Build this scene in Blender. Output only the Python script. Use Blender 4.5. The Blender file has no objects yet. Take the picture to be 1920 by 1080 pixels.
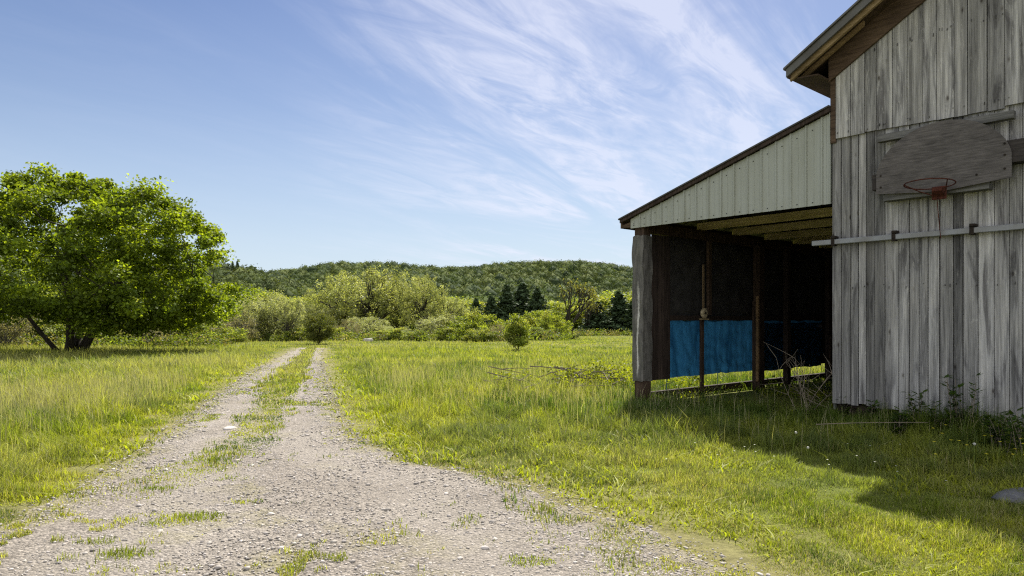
import bpy, bmesh, math, random
import numpy as np
from mathutils import Vector, Matrix

scene = bpy.context.scene
COL = scene.collection
R = math.radians
F, HZ, CAMZ = 1317.0, 600.0, 1.58          # focal length and horizon of the photograph (1920 wide), eye height
RNG = np.random.default_rng(7)

# ------------------------------------------------------------------ noise and terrain
def _hash(i, j, s):
    i = i.astype(np.int64); j = j.astype(np.int64)
    n = (i * 374761393 + j * 668265263 + s * 974634777) & 0xFFFFFFFF
    n = ((n ^ (n >> 13)) * 1274126177) & 0xFFFFFFFF
    n = n ^ (n >> 16)
    return (n & 0xFFFFFF) / float(0xFFFFFF)

def vnoise(x, y, sc, seed=0, octv=1):
    x = np.asarray(x, float) / sc; y = np.asarray(y, float) / sc
    tot = 0; amp = 1; norm = 0
    for o in range(octv):
        xi = np.floor(x); yi = np.floor(y); fx = x - xi; fy = y - yi
        fx = fx * fx * (3 - 2 * fx); fy = fy * fy * (3 - 2 * fy)
        a = _hash(xi, yi, seed + o); b = _hash(xi + 1, yi, seed + o)
        c = _hash(xi, yi + 1, seed + o); d = _hash(xi + 1, yi + 1, seed + o)
        tot = tot + amp * ((a * (1 - fx) + b * fx) * (1 - fy) + (c * (1 - fx) + d * fx) * fy)
        norm += amp; amp *= 0.5; x = x * 2.03 + 11.3; y = y * 2.03 + 5.7
    return tot / norm

def sstep(x, a, b):
    t = np.clip((np.asarray(x, float) - a) / (b - a), 0, 1)
    return t * t * (3 - 2 * t)

# barn frame: corner, x axis along the front wall to the right, y axis into the barn
P0 = np.array([4.80, 10.50]); DU = np.array([0.6626, -0.7490]); DV = np.array([0.7490, 0.6626])
BROT = math.atan2(DU[1], DU[0])
def barn_uv(x, y):
    dx = x - P0[0]; dy = y - P0[1]
    return dx * DU[0] + dy * DU[1], dx * DV[0] + dy * DV[1]

SKYX = np.array([-900, -300, 0, 300, 415, 500, 600, 650, 700, 800, 870, 960, 1050, 1100, 1150, 1190, 1300, 1500, 2000.])
SKYY = np.array([505, 505, 508, 512, 512, 510, 497, 493, 495, 500, 500, 492, 488, 490, 497, 503, 510, 515, 520.])
LFX = np.array([-900, -200, 0, 250, 415, 470, 520, 600, 700, 800, 900, 2000.])
LFY = np.array([470, 485, 492, 498, 506, 514, 524, 545, 572, 598, 604, 604.])
def gz(x, y):
    x = np.asarray(x, float); y = np.asarray(y, float)
    z = -0.008 * np.clip(y - 15, 0, 115)
    u, v = barn_uv(x, y)
    du = np.maximum(0, -4.5 - u); dv = np.maximum(0, -v)
    z = z + (0.02 + 0.07 * sstep(u, -2.5, 1.5)) * (1 - sstep(np.hypot(du, dv), 0.3, 4.5)) * (1 - sstep(v, 9, 22))
    near = 1 - sstep(np.abs(y), 40, 120)
    z = z + near * 0.10 * (vnoise(x, y, 5.5, 3) - 0.5) * sstep(np.hypot(x + 1, y), 4, 12)
    yy = np.maximum(y, 1.0)
    px = 960 + F * np.clip(x / yy, -1.6, 1.6)
    far = (CAMZ + (HZ - np.interp(px, SKYX, SKYY)) / F * 700 - 11.0) * sstep(y, 240, 700) - sstep(y, 720, 1400) * 30
    left = np.maximum(0, CAMZ + (HZ - np.interp(px, LFX, LFY)) / F * 300 - 7) * sstep(y, 120, 300)
    return z + np.where(y > 100, np.maximum(far, left), 0)

def ground_at(px, py):
    """the ground point seen at a pixel of the photograph"""
    Y = F * CAMZ / (py - HZ)
    for _ in range(12):
        X = (px - 960) / F * Y
        Y = F * (CAMZ - float(gz(X, Y))) / (py - HZ)
    return (px - 960) / F * Y, Y
def at_depth(px, Y):
    X = (px - 960) / F * Y
    return X, Y, float(gz(X, Y))

# ------------------------------------------------------------------ track layout (edges found on the ground)
def edge(pts):
    w = np.array([ground_at(*p) for p in pts]); w = w[np.argsort(w[:, 1])]
    return w
E_L = edge([(560, 652), (520, 672), (470, 702), (380, 770), (270, 850), (130, 938), (0, 1000), (-200, 1085), (-600, 1260)])
E_R = edge([(609, 646), (603, 662), (606, 700), (621, 760), (660, 820), (745, 868), (925, 893), (1125, 968), (1385, 1072), (1640, 1200), (2100, 1420)])
E_SL = edge([(577, 650), (560, 668), (520, 704), (468, 765), (425, 825)])
E_SR = edge([(592, 652), (586, 668), (562, 720), (532, 785), (505, 835)])
def xi(e, y): return np.interp(y, e[:, 1], e[:, 0])
def track(x, y):
    """>0 on the bare track (metres from the edge), <0 in grass; and how much the strip between the ruts is grown over"""
    xl, xr = xi(E_L, y), xi(E_R, y)
    d = np.minimum(x - xl, xr - x)
    end = E_L[:, 1].max()
    d = np.where(y > end, -1.0, d)
    sl, sr = xi(E_SL, y), xi(E_SR, y)
    s = np.minimum(x - sl, sr - x)
    s = s - 0.02 * (1 - sstep(y, 8, 12))
    return d, s

# ------------------------------------------------------------------ mesh helpers
def mesh_np(name, V, T, col=None, smooth=False):
    V = np.ascontiguousarray(V, np.float32); T = np.ascontiguousarray(T, np.int32)
    k = T.shape[1]; me = bpy.data.meshes.new(name)
    me.vertices.add(len(V)); me.vertices.foreach_set('co', V.ravel())
    me.loops.add(T.size); me.loops.foreach_set('vertex_index', T.ravel())
    me.polygons.add(len(T))
    me.polygons.foreach_set('loop_start', np.arange(0, T.size, k, dtype=np.int32))
    me.polygons.foreach_set('loop_total', np.full(len(T), k, np.int32))
    if smooth: me.polygons.foreach_set('use_smooth', np.ones(len(T), bool))
    me.update(calc_edges=True)
    if col is not None:
        a = me.color_attributes.new('Col', 'FLOAT_COLOR', 'POINT')
        c = np.ones((len(V), 4), np.float32); c[:, :3] = col
        a.data.foreach_set('color', c.ravel())
    return me

def link(name, me, mat, parent=None):
    o = bpy.data.objects.new(name, me); COL.objects.link(o)
    if mat: me.materials.append(mat)
    if parent: o.parent = parent
    return o

def tag(o, label=None, cat=None, group=None, kind=None):
    if label: o['label'] = label
    if cat: o['category'] = cat
    if group: o['group'] = group
    if kind: o['kind'] = kind
    return o

def thing(name, label, cat, loc=(0, 0, 0), rotz=0, group=None):
    o = bpy.data.objects.new(name, None); COL.objects.link(o)
    o.location = loc; o.rotation_euler = (0, 0, rotz); o.empty_display_size = 0.3
    return tag(o, label, cat, group)

def copy_thing(src, loc, rotz, scale, label, group=None):
    r = src.copy(); COL.objects.link(r)
    r.location = loc; r.rotation_euler = (0, 0, rotz); r.scale = scale
    r['label'] = label
    if group: r['group'] = group
    for ch in list(src.children):
        c = ch.copy(); COL.objects.link(c); c.parent = r
        for g in list(ch.children):
            d = g.copy(); COL.objects.link(d); d.parent = c
    return r

class MB:
    def __init__(s): s.v = []; s.f = []; s.c = []
    def add(s, vs, fs, col=(1, 1, 1)):
        b = len(s.v); s.v += [tuple(p) for p in vs]; s.f += [tuple(b + i for i in f) for f in fs]; s.c += [col] * len(vs)
    def box(s, a, b, col=(1, 1, 1), j=0.0):
        x0, y0, z0 = a; x1, y1, z1 = b
        vs = [(x0, y0, z0), (x1, y0, z0), (x1, y1, z0), (x0, y1, z0), (x0, y0, z1), (x1, y0, z1), (x1, y1, z1), (x0, y1, z1)]
        if j: vs = [(p[0] + random.uniform(-j, j), p[1] + random.uniform(-j, j), p[2] + random.uniform(-j, j)) for p in vs]
        s.add(vs, [(0, 3, 2, 1), (4, 5, 6, 7), (0, 1, 5, 4), (1, 2, 6, 5), (2, 3, 7, 6), (3, 0, 4, 7)], col)
    def hexa(s, vs, col=(1, 1, 1)):
        s.add(vs, [(0, 3, 2, 1), (4, 5, 6, 7), (0, 1, 5, 4), (1, 2, 6, 5), (2, 3, 7, 6), (3, 0, 4, 7)], col)
    def prism(s, poly, y0, y1, col=(1, 1, 1)):
        """polygon in x,z pushed along y"""
        n = len(poly)
        vs = [(p[0], y0, p[1]) for p in poly] + [(p[0], y1, p[1]) for p in poly]
        fs = [tuple(range(n)), tuple(range(2 * n - 1, n - 1, -1))] + [(i, i + n, (i + 1) % n + n, (i + 1) % n) for i in range(n)]
        s.add(vs, fs, col)
    def beam(s, a, b, w, h, col=(1, 1, 1)):
        a = Vector(a); b = Vector(b); d = (b - a).normalized()
        side = d.cross(Vector((0, 0, 1)))
        side = Vector((1, 0, 0)) if side.length < 1e-3 else side.normalized()
        up = side.cross(d); side *= w / 2; up *= h / 2
        s.hexa([a - side - up, a + side - up, b + side - up, b - side - up, a - side + up, a + side + up, b + side + up, b - side + up], col)
    def tube(s, pts, rad, n=6, col=(1, 1, 1), cap=True):
        pts = [Vector(p) for p in pts]; b = len(s.v)
        t0 = (pts[1] - pts[0]).normalized()
        ref = Vector((0, 0, 1)) if abs(t0.z) < 0.9 else Vector((1, 0, 0))
        x = t0.cross(ref).normalized()
        for i, p in enumerate(pts):
            t = (pts[min(i + 1, len(pts) - 1)] - pts[max(i - 1, 0)]).normalized()
            x = (x - t * x.dot(t)).normalized(); y = t.cross(x)
            for k in range(n):
                a = 2 * math.pi * k / n
                s.v.append(tuple(p + (x * math.cos(a) + y * math.sin(a)) * rad[i])); s.c.append(col)
        for i in range(len(pts) - 1):
            for k in range(n):
                k2 = (k + 1) % n
                s.f.append((b + i * n + k, b + i * n + k2, b + (i + 1) * n + k2, b + (i + 1) * n + k))
        if cap:
            s.f.append(tuple(b + k for k in range(n - 1, -1, -1)))
            e = b + (len(pts) - 1) * n; s.f.append(tuple(e + k for k in range(n)))
    def build(s, name, mat, parent=None, off=(0, 0, 0), bevel=0, smooth=False):
        me = bpy.data.meshes.new(name)
        me.from_pydata([(p[0] - off[0], p[1] - off[1], p[2] - off[2]) for p in s.v], [], s.f)
        a = me.color_attributes.new('Col', 'FLOAT_COLOR', 'POINT')
        a.data.foreach_set('color', np.array([(c[0], c[1], c[2], 1) for c in s.c], np.float32).ravel())
        if smooth: me.polygons.foreach_set('use_smooth', np.ones(len(me.polygons), bool))
        me.update()
        o = link(name, me, mat, parent)
        if bevel:
            m = o.modifiers.new('edge', 'BEVEL'); m.width = bevel; m.segments = 1; m.limit_method = 'ANGLE'
        return o

# ------------------------------------------------------------------ materials
def newmat(name):
    m = bpy.data.materials.new(name); m.use_nodes = True
    nt = m.node_tree; nt.nodes.clear()
    return m, nt, nt.nodes, nt.links
def nd(N, t, **k):
    n = N.new(t)
    for a, b in k.items():
        if a in n.inputs: n.inputs[a].default_value = b
        else: setattr(n, a, b)
    return n
def mixc(N, L, a, b, f, mode='MIX'):
    n = N.new('ShaderNodeMix'); n.data_type = 'RGBA'; n.blend_type = mode; n.clamp_factor = True
    for v, i in ((f, 0), (a, 6), (b, 7)):
        if isinstance(v, (int, float)): n.inputs[i].default_value = v
        elif isinstance(v, tuple): n.inputs[i].default_value = (*v, 1)[:4]
        else: L.new(v, n.inputs[i])
    return n.outputs[2]
def ramp(N, L, fac, stops):
    n = N.new('ShaderNodeValToRGB'); e = n.color_ramp.elements
    while len(e) < len(stops): e.new(0.5)
    for el, (p, c) in zip(e, stops):
        el.position = p; el.color = (*c, 1) if isinstance(c, tuple) else (c, c, c, 1)
    L.new(fac, n.inputs[0]); return n.outputs[0]
def coords(N, L, scale, kind='Object', rot=(0, 0, 0)):
    t = N.new('ShaderNodeTexCoord'); m = N.new('ShaderNodeMapping')
    m.inputs['Scale'].default_value = scale; m.inputs['Rotation'].default_value = rot
    L.new(t.outputs[kind], m.inputs['Vector']); return m.outputs[0]
def noise(N, L, vec, scale=1, detail=6, rough=0.6, dist=0):
    n = N.new('ShaderNodeTexNoise'); n.inputs['Scale'].default_value = scale; n.inputs['Detail'].default_value = detail
    n.inputs['Roughness'].default_value = rough; n.inputs['Distortion'].default_value = dist
    L.new(vec, n.inputs['Vector']); return n.outputs[0]
def math_(N, L, op, a, b=None):
    n = N.new('ShaderNodeMath'); n.operation = op
    for i, v in enumerate((a, b)):
        if v is None: continue
        if isinstance(v, (int, float)): n.inputs[i].default_value = v
        else: L.new(v, n.inputs[i])
    return n.outputs[0]
def finish(N, L, color, rough=0.8, bump=None, bstr=0.3, bdist=0.02, metal=0.0, spec=0.3):
    p = nd(N, 'ShaderNodeBsdfPrincipled', Roughness=rough, Metallic=metal)
    p.inputs['Specular IOR Level'].default_value = spec
    if isinstance(color, tuple): p.inputs['Base Color'].default_value = (*color, 1)
    else: L.new(color, p.inputs['Base Color'])
    if bump is not None:
        b = nd(N, 'ShaderNodeBump', Strength=bstr, Distance=bdist); L.new(bump, b.inputs['Height']); L.new(b.outputs[0], p.inputs['Normal'])
    o = N.new('ShaderNodeOutputMaterial'); L.new(p.outputs[0], o.inputs[0]); return p

def mat_leaf(name, transl=0.4, rough=0.55, spec=0.25, tint=(1, 1, 1), tmul=(1.25, 1.2, 0.5)):
    m, nt, N, L = newmat(name)
    a = nd(N, 'ShaderNodeAttribute', attribute_name='Col')
    c = mixc(N, L, a.outputs['Color'], tint, 1.0, 'MULTIPLY')
    p = nd(N, 'ShaderNodeBsdfPrincipled', Roughness=rough); p.inputs['Specular IOR Level'].default_value = spec
    L.new(c, p.inputs['Base Color'])
    t = N.new('ShaderNodeBsdfTranslucent'); L.new(mixc(N, L, c, tmul, 1.0, 'MULTIPLY'), t.inputs['Color'])
    mx = nd(N, 'ShaderNodeMixShader'); mx.inputs[0].default_value = transl
    L.new(p.outputs[0], mx.inputs[1]); L.new(t.outputs[0], mx.inputs[2])
    o = N.new('ShaderNodeOutputMaterial'); L.new(mx.outputs[0], o.inputs[0])
    return m

def mat_bark(name, c0, c1):
    m, nt, N, L = newmat(name)
    n = noise(N, L, coords(N, L, (9, 9, 2.0)), 1, 7, 0.65)
    finish(N, L, ramp(N, L, n, [(0.3, c0), (0.7, c1)]), 0.9, n, 0.6, 0.03)
    return m

def mat_siding(name, dark, light, streak=1.0):
    """weathered vertical boards: per-board tone from Col, grain along z, knots and water marks"""
    m, nt, N, L = newmat(name)
    a = nd(N, 'ShaderNodeAttribute', attribute_name='Col')
    sep = N.new('ShaderNodeSeparateColor'); L.new(a.outputs['Color'], sep.inputs[0])
    base = N.new('ShaderNodeTexCoord')
    # every board shifts the grain sideways by its own random number
    off = N.new('ShaderNodeCombineXYZ'); L.new(math_(N, L, 'MULTIPLY', sep.outputs[1], 37.0), off.inputs[0]); L.new(math_(N, L, 'MULTIPLY', sep.outputs[1], 91.0), off.inputs[2])
    add = N.new('ShaderNodeVectorMath'); add.operation = 'ADD'; L.new(base.outputs['Object'], add.inputs[0]); L.new(off.outputs[0], add.inputs[1])
    def mapped(sc):
        mp = N.new('ShaderNodeMapping'); mp.inputs['Scale'].default_value = sc; L.new(add.outputs[0], mp.inputs['Vector']); return mp.outputs[0]
    g1 = noise(N, L, mapped((28, 28, 0.8)), 1, 8, 0.7, 0.4)
    g2 = noise(N, L, mapped((110, 110, 3.0)), 1, 5, 0.6, 0.2)
    blot = noise(N, L, mapped((7, 7, 0.9)), 1, 5, 0.6, 0.8)
    low = noise(N, L, mapped((13, 13, 0.45)), 1, 4, 0.55, 0.2)
    tone = math_(N, L, 'ADD', math_(N, L, 'MULTIPLY', g1, 0.55), math_(N, L, 'MULTIPLY', low, 0.45))
    c = ramp(N, L, tone, [(0.30, dark), (0.46, tuple(0.55 * d + 0.45 * l for d, l in zip(dark, light))), (0.62, light)])
    c = mixc(N, L, c, ramp(N, L, g2, [(0.3, 0.62), (0.6, 1.0)]), 0.75, 'MULTIPLY')
    c = mixc(N, L, c, ramp(N, L, blot, [(0.34, (0.30, 0.29, 0.30)), (0.47, (1, 1, 1)), (0.66, (1.25, 1.23, 1.18))]), 0.8 * streak, 'MULTIPLY')
    scr = noise(N, L, mapped((16, 16, 2.6)), 1, 7, 0.75, 1.2)
    c = mixc(N, L, c, (0.56, 0.545, 0.51), ramp(N, L, scr, [(0.58, 0.0), (0.70, 0.75)]))
    dk = noise(N, L, mapped((22, 22, 1.3)), 1, 6, 0.7, 0.6)
    c = mixc(N, L, c, (0.035, 0.032, 0.030), ramp(N, L, dk, [(0.60, 0.0), (0.74, 0.8)]))
    # knots
    vo = N.new('ShaderNodeTexVoronoi'); vo.inputs['Scale'].default_value = 1.0; L.new(mapped((5.2, 5.2, 2.4)), vo.inputs['Vector'])
    kn = ramp(N, L, vo.outputs['Distance'], [(0.05, (0.22, 0.19, 0.17)), (0.085, (0.75, 0.73, 0.70)), (0.14, (1, 1, 1))])
    c = mixc(N, L, c, kn, 0.85, 'MULTIPLY')
    c = mixc(N, L, c, sep.outputs[0], 1.0, 'MULTIPLY')
    warm = N.new('ShaderNodeCombineColor'); L.new(sep.outputs[2], warm.inputs[0]); L.new(math_(N, L, 'MULTIPLY_ADD', sep.outputs[2], 0.6), warm.inputs[1])
    finish(N, L, c, 0.88, math_(N, L, 'ADD', g1, math_(N, L, 'MULTIPLY', g2, 0.6)), 0.55, 0.012, spec=0.2)
    return m

def mat_plank(name, c0, c1, sc=(3, 30, 30), rough=0.85, b=0.4):
    m, nt, N, L = newmat(name)
    a = nd(N, 'ShaderNodeAttribute', attribute_name='Col')
    n = noise(N, L, coords(N, L, sc), 1, 7, 0.65, 0.3)
    n2 = noise(N, L, coords(N, L, (2.3, 2.3, 2.3)), 1, 4, 0.6)
    c = ramp(N, L, n, [(0.3, c0), (0.68, c1)])
    c = mixc(N, L, c, ramp(N, L, n2, [(0.3, 0.6), (0.6, 1.1)]), 0.7, 'MULTIPLY')
    c = mixc(N, L, c, a.outputs['Color'], 1.0, 'MULTIPLY')
    finish(N, L, c, rough, n, b, 0.01, spec=0.2)
    return m

def mat_paint(name, col, rough=0.45, metal=0.0, dirt=(0.6, 0.58, 0.52), sc=(14, 14, 0.8), amt=0.5):
    m, nt, N, L = newmat(name)
    n = noise(N, L, coords(N, L, sc), 1, 6, 0.6)
    n2 = noise(N, L, coords(N, L, (1.5, 1.5, 1.5)), 1, 5, 0.6)
    c = mixc(N, L, (*col,), ramp(N, L, n, [(0.35, dirt), (0.6, (1, 1, 1))]), amt, 'MULTIPLY')
    c = mixc(N, L, c, ramp(N, L, n2, [(0.3, dirt), (0.6, (1, 1, 1))]), amt * 0.6, 'MULTIPLY')
    c = mixc(N, L, c, nd(N, 'ShaderNodeAttribute', attribute_name='Col').outputs['Color'], 1.0, 'MULTIPLY')
    finish(N, L, c, rough, n2, 0.05, 0.01, metal=metal, spec=0.4)
    return m

def mat_rust(name, c0=(0.030, 0.010, 0.008), c1=(0.10, 0.030, 0.018)):
    m, nt, N, L = newmat(name)
    n = noise(N, L, coords(N, L, (30, 30, 30)), 1, 6, 0.65)
    finish(N, L, ramp(N, L, n, [(0.35, c0), (0.65, c1)]), 0.85, n, 0.4, 0.004, spec=0.2)
    return m

M = {}
M['leaf'] = mat_leaf('leaf_green', 0.55, tmul=(1.35, 1.25, 0.35))
M['leaf_pale'] = mat_leaf('leaf_pale', 0.5, tmul=(1.2, 1.18, 0.55))
M['needle'] = mat_leaf('needles', 0.12, 0.7, 0.15)
M['grass'] = mat_leaf('grass_blades', 0.5, 0.55, 0.25, tmul=(1.12, 1.2, 0.45))
M['far_leaf'] = mat_leaf('far_leaf', 0.22, 0.85, 0.05)
M['petal'] = mat_leaf('petal', 0.3, 0.6, 0.2, tmul=(1, 1, 1))
M['bark'] = mat_bark('bark_dark', (0.014, 0.011, 0.008), (0.055, 0.045, 0.035))
M['bark_grey'] = mat_bark('bark_grey', (0.05, 0.045, 0.04), (0.20, 0.18, 0.155))
M['dry'] = mat_bark('dry_stem', (0.10, 0.08, 0.06), (0.30, 0.25, 0.19))
M['siding'] = mat_siding('weathered_boards', (0.060, 0.058, 0.058), (0.50, 0.49, 0.48))
M['plywood'] = mat_plank('grey_plywood', (0.058, 0.053, 0.051), (0.150, 0.136, 0.130), (5, 5, 46))
M['greyplank'] = mat_plank('grey_plank', (0.05, 0.049, 0.048), (0.20, 0.196, 0.19), (2, 30, 30))
M['brown'] = mat_plank('brown_timber', (0.036, 0.022, 0.014), (0.125, 0.084, 0.056), (2, 26, 26))
M['tan'] = mat_plank('tan_timber', (0.34, 0.27, 0.16), (0.62, 0.52, 0.34), (2, 30, 30))
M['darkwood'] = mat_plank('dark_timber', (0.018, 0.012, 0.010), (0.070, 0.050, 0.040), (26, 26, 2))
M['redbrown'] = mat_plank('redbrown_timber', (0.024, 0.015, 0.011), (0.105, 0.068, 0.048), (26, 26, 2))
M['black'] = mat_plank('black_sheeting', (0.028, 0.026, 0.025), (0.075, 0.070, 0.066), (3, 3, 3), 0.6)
M['panel'] = mat_paint('pale_metal_siding', (0.345, 0.362, 0.325), 0.42, 0.0, (0.72, 0.70, 0.60), (9, 9, 0.7), 0.45)
M['roofmetal'] = mat_paint('roof_metal', (0.12, 0.117, 0.108), 0.5, 0.2, (0.5, 0.45, 0.38), (2, 9, 2), 0.6)
M['roofdark'] = mat_paint('dull_roof_metal', (0.075, 0.073, 0.068), 0.6, 0.2, (0.5, 0.45, 0.38), (2, 9, 2), 0.6)
M['rail'] = mat_paint('galvanised_rail', (0.25, 0.26, 0.275), 0.5, 0.2, (0.6, 0.52, 0.42), (3, 3, 3), 0.5)
M['rust'] = mat_rust('rust')
M['iron'] = mat_rust('dark_iron', (0.010, 0.008, 0.007), (0.035, 0.026, 0.02))
M['stone'] = mat_bark('stone_pale', (0.34, 0.31, 0.28), (0.55, 0.52, 0.48))
M['slab'] = mat_bark('stone_grey', (0.08, 0.08, 0.085), (0.17, 0.17, 0.175))

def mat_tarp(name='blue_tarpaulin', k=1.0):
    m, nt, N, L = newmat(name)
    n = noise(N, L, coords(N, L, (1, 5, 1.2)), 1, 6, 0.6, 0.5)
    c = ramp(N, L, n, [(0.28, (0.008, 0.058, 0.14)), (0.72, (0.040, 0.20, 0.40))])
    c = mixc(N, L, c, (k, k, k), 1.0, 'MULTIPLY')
    p = nd(N, 'ShaderNodeBsdfPrincipled', Roughness=0.42); L.new(c, p.inputs['Base Color'])
    b = nd(N, 'ShaderNodeBump', Strength=0.5, Distance=0.03); L.new(n, b.inputs['Height']); L.new(b.outputs[0], p.inputs['Normal'])
    t = N.new('ShaderNodeBsdfTranslucent'); L.new(c, t.inputs['Color'])
    mx = nd(N, 'ShaderNodeMixShader'); mx.inputs[0].default_value = 0.10
    L.new(p.outputs[0], mx.inputs[1]); L.new(t.outputs[0], mx.inputs[2])
    o = N.new('ShaderNodeOutputMaterial'); L.new(mx.outputs[0], o.inputs[0]); return m
M['tarp'] = mat_tarp(); M['tarp_shaded'] = mat_tarp('shaded_blue_tarpaulin', 0.35)  # second one is the same sheet with shade darkened into its colour

def mat_wrap():
    m, nt, N, L = newmat('faded_sheeting')
    n = noise(N, L, coords(N, L, (14, 14, 3.5)), 1, 6, 0.65, 0.6)
    # a worn white crease running down the sheet
    t = N.new('ShaderNodeTexCoord'); s = N.new('ShaderNodeSeparateXYZ'); L.new(t.outputs['Object'], s.inputs[0])
    w = noise(N, L, coords(N, L, (5, 5, 2.2)), 1, 5, 0.7)
    d = math_(N, L, 'ABSOLUTE', math_(N, L, 'SUBTRACT', math_(N, L, 'ADD', s.outputs[0], math_(N, L, 'MULTIPLY', math_(N, L, 'SUBTRACT', w, 0.5), 0.20)), 0.125))
    k = ramp(N, L, d, [(0.004, 0.9), (0.028, 0.0)])
    zz = ramp(N, L, math_(N, L, 'MULTIPLY', s.outputs[2], 0.3), [(0.14, 0.0), (0.2, 1.0), (0.60, 1.0), (0.70, 0.0)])
    c = ramp(N, L, n, [(0.3, (0.05, 0.048, 0.044)), (0.7, (0.17, 0.16, 0.145))])
    c = mixc(N, L, c, (0.62, 0.60, 0.56), math_(N, L, 'MULTIPLY', k, zz))
    finish(N, L, c, 0.6, n, 0.5, 0.02, spec=0.3); return m
M['wrap'] = mat_wrap()

def mat_ground():
    m, nt, N, L = newmat('field_soil')
    v = coords(N, L, (1, 1, 1))
    n1 = noise(N, L, v, 0.22, 6, 0.6); n2 = noise(N, L, v, 9.0, 8, 0.7)
    c = ramp(N, L, n1, [(0.35, (0.10, 0.135, 0.024)), (0.6, (0.17, 0.175, 0.045)), (0.75, (0.22, 0.195, 0.08))])
    a = nd(N, 'ShaderNodeAttribute', attribute_name='Col')
    c = mixc(N, L, c, (0.25, 0.22, 0.11), math_(N, L, 'MULTIPLY', a.outputs['Fac'], 0.8))
    c = mixc(N, L, c, ramp(N, L, n2, [(0.3, 0.5), (0.65, 1.15)]), 0.9, 'MULTIPLY')
    finish(N, L, c, 0.95, n2, 0.8, 0.06, spec=0.1); return m
M['ground'] = mat_ground()

def mat_gravel():
    m, nt, N, L = newmat('gravel_track')
    v = coords(N, L, (1, 1, 1))
    n1 = noise(N, L, v, 0.7, 6, 0.65); n2 = noise(N, L, v, 38, 6, 0.75)
    vo = N.new('ShaderNodeTexVoronoi'); vo.inputs['Scale'].default_value = 46; L.new(v, vo.inputs['Vector'])
    vo2 = N.new('ShaderNodeTexVoronoi'); vo2.inputs['Scale'].default_value = 95; L.new(v, vo2.inputs['Vector'])
    c = ramp(N, L, n1, [(0.3, (0.225, 0.198, 0.168)), (0.55, (0.295, 0.265, 0.230)), (0.75, (0.350, 0.318, 0.280))])
    sep = N.new('ShaderNodeSeparateColor'); L.new(vo.outputs['Color'], sep.inputs[0])
    c = mixc(N, L, c, ramp(N, L, sep.outputs[0], [(0.0, 0.55), (0.5, 1.0), (1.0, 1.45)]), 0.85, 'MULTIPLY')
    sep2 = N.new('ShaderNodeSeparateColor'); L.new(vo2.outputs['Color'], sep2.inputs[0])
    c = mixc(N, L, c, ramp(N, L, sep2.outputs[1], [(0.0, 0.6), (0.6, 1.0), (1.0, 1.3)]), 0.7, 'MULTIPLY')
    a = nd(N, 'ShaderNodeAttribute', attribute_name='Col'); sc_ = N.new('ShaderNodeSeparateColor'); L.new(a.outputs['Color'], sc_.inputs[0])
    c = mixc(N, L, c, (0.325, 0.295, 0.258), math_(N, L, 'MULTIPLY', sc_.outputs[1], 0.55))
    c = mixc(N, L, c, mixc(N, L, (0.33, 0.27, 0.12), (0.17, 0.19, 0.045), n2), math_(N, L, 'MULTIPLY', sc_.outputs[0], ramp(N, L, noise(N, L, v, 12, 5, 0.7), [(0.35, 0.3), (0.6, 1.0)])))
    hgt = math_(N, L, 'ADD', math_(N, L, 'MULTIPLY', vo.outputs['Distance'], -1.0), n2)
    finish(N, L, c, 0.92, hgt, 1.0, 0.02, spec=0.1); return m
M['gravel'] = mat_gravel()
m, nt, N, L = newmat('pebble')
a = nd(N, 'ShaderNodeAttribute', attribute_name='Col'); finish(N, L, a.outputs['Color'], 0.9, spec=0.2); M['pebble'] = m

# ------------------------------------------------------------------ ground and track
def axis(lo, hi, n, k):
    t = np.linspace(math.asinh(lo / k), math.asinh(hi / k), n); return k * np.sinh(t)
gx = axis(-1500, 1500, 420, 9.0); gy = np.concatenate([np.linspace(-60, -2, 16), axis(0.2, 1600, 330, 12.0)])
XX, YY = np.meshgrid(gx, gy); ZZ = gz(XX, YY)
nx, ny = len(gx), len(gy); idx = np.arange(nx * ny).reshape(ny, nx)
Q = np.stack([idx[:-1, :-1], idx[:-1, 1:], idx[1:, 1:], idx[1:, :-1]], -1).reshape(-1, 4)
_d, _s = track(XX, YY); _m = np.where((_d > -1.4) & (YY < 60), np.clip(1.4 + _d, 0, 1.4) / 1.4, 0).reshape(-1, 1)
g = link('ground', mesh_np('ground', np.stack([XX, YY, ZZ], -1).reshape(-1, 3), Q, np.repeat(_m, 3, 1), smooth=True), M['ground'])
tag(g, kind='structure')

ty = np.concatenate([np.linspace(0.6, 12, 240), np.linspace(12.1, E_L[:, 1].max(), 220)])
tu = np.linspace(0, 1, 121)
TX = xi(E_L, ty)[:, None] * (1 - tu) + xi(E_R, ty)[:, None] * tu
TY = np.repeat(ty[:, None], 121, 1)
wob = 0.22 * (vnoise(TX, TY, 0.55, 21, 3) - 0.5) * (np.abs(tu - 0.5) * 2)[None, :] ** 4 * 2.2
TX = TX + wob
TZ = gz(TX, TY) + 0.020 + 0.01 * (vnoise(TX, TY, 0.9, 5, 2) - 0.5) * sstep(np.minimum(tu, 1 - tu), 0, 0.1)[None, :]
ti = np.arange(TX.size).reshape(TX.shape)
TQ = np.stack([ti[:-1, :-1], ti[:-1, 1:], ti[1:, 1:], ti[1:, :-1]], -1).reshape(-1, 4)
_d, _s = track(TX, TY)
_tu = sstep(_s + 0.3 * (vnoise(TX, TY, 0.5, 31, 3) - .5), -0.05, 0.3) * sstep(TY, 7, 14) * 0.9
_tu = np.maximum(_tu, (1 - sstep(_d, 0.0, 0.45)) * 0.7 * sstep(vnoise(TX, TY, 0.35, 33, 3), .35, .6))
_tu = np.maximum(_tu, 0.55 * sstep(vnoise(TX, TY, 0.5, 35, 3), .55, .75) * np.exp(-((tu[None, :] - .46) / .2) ** 2))
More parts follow.
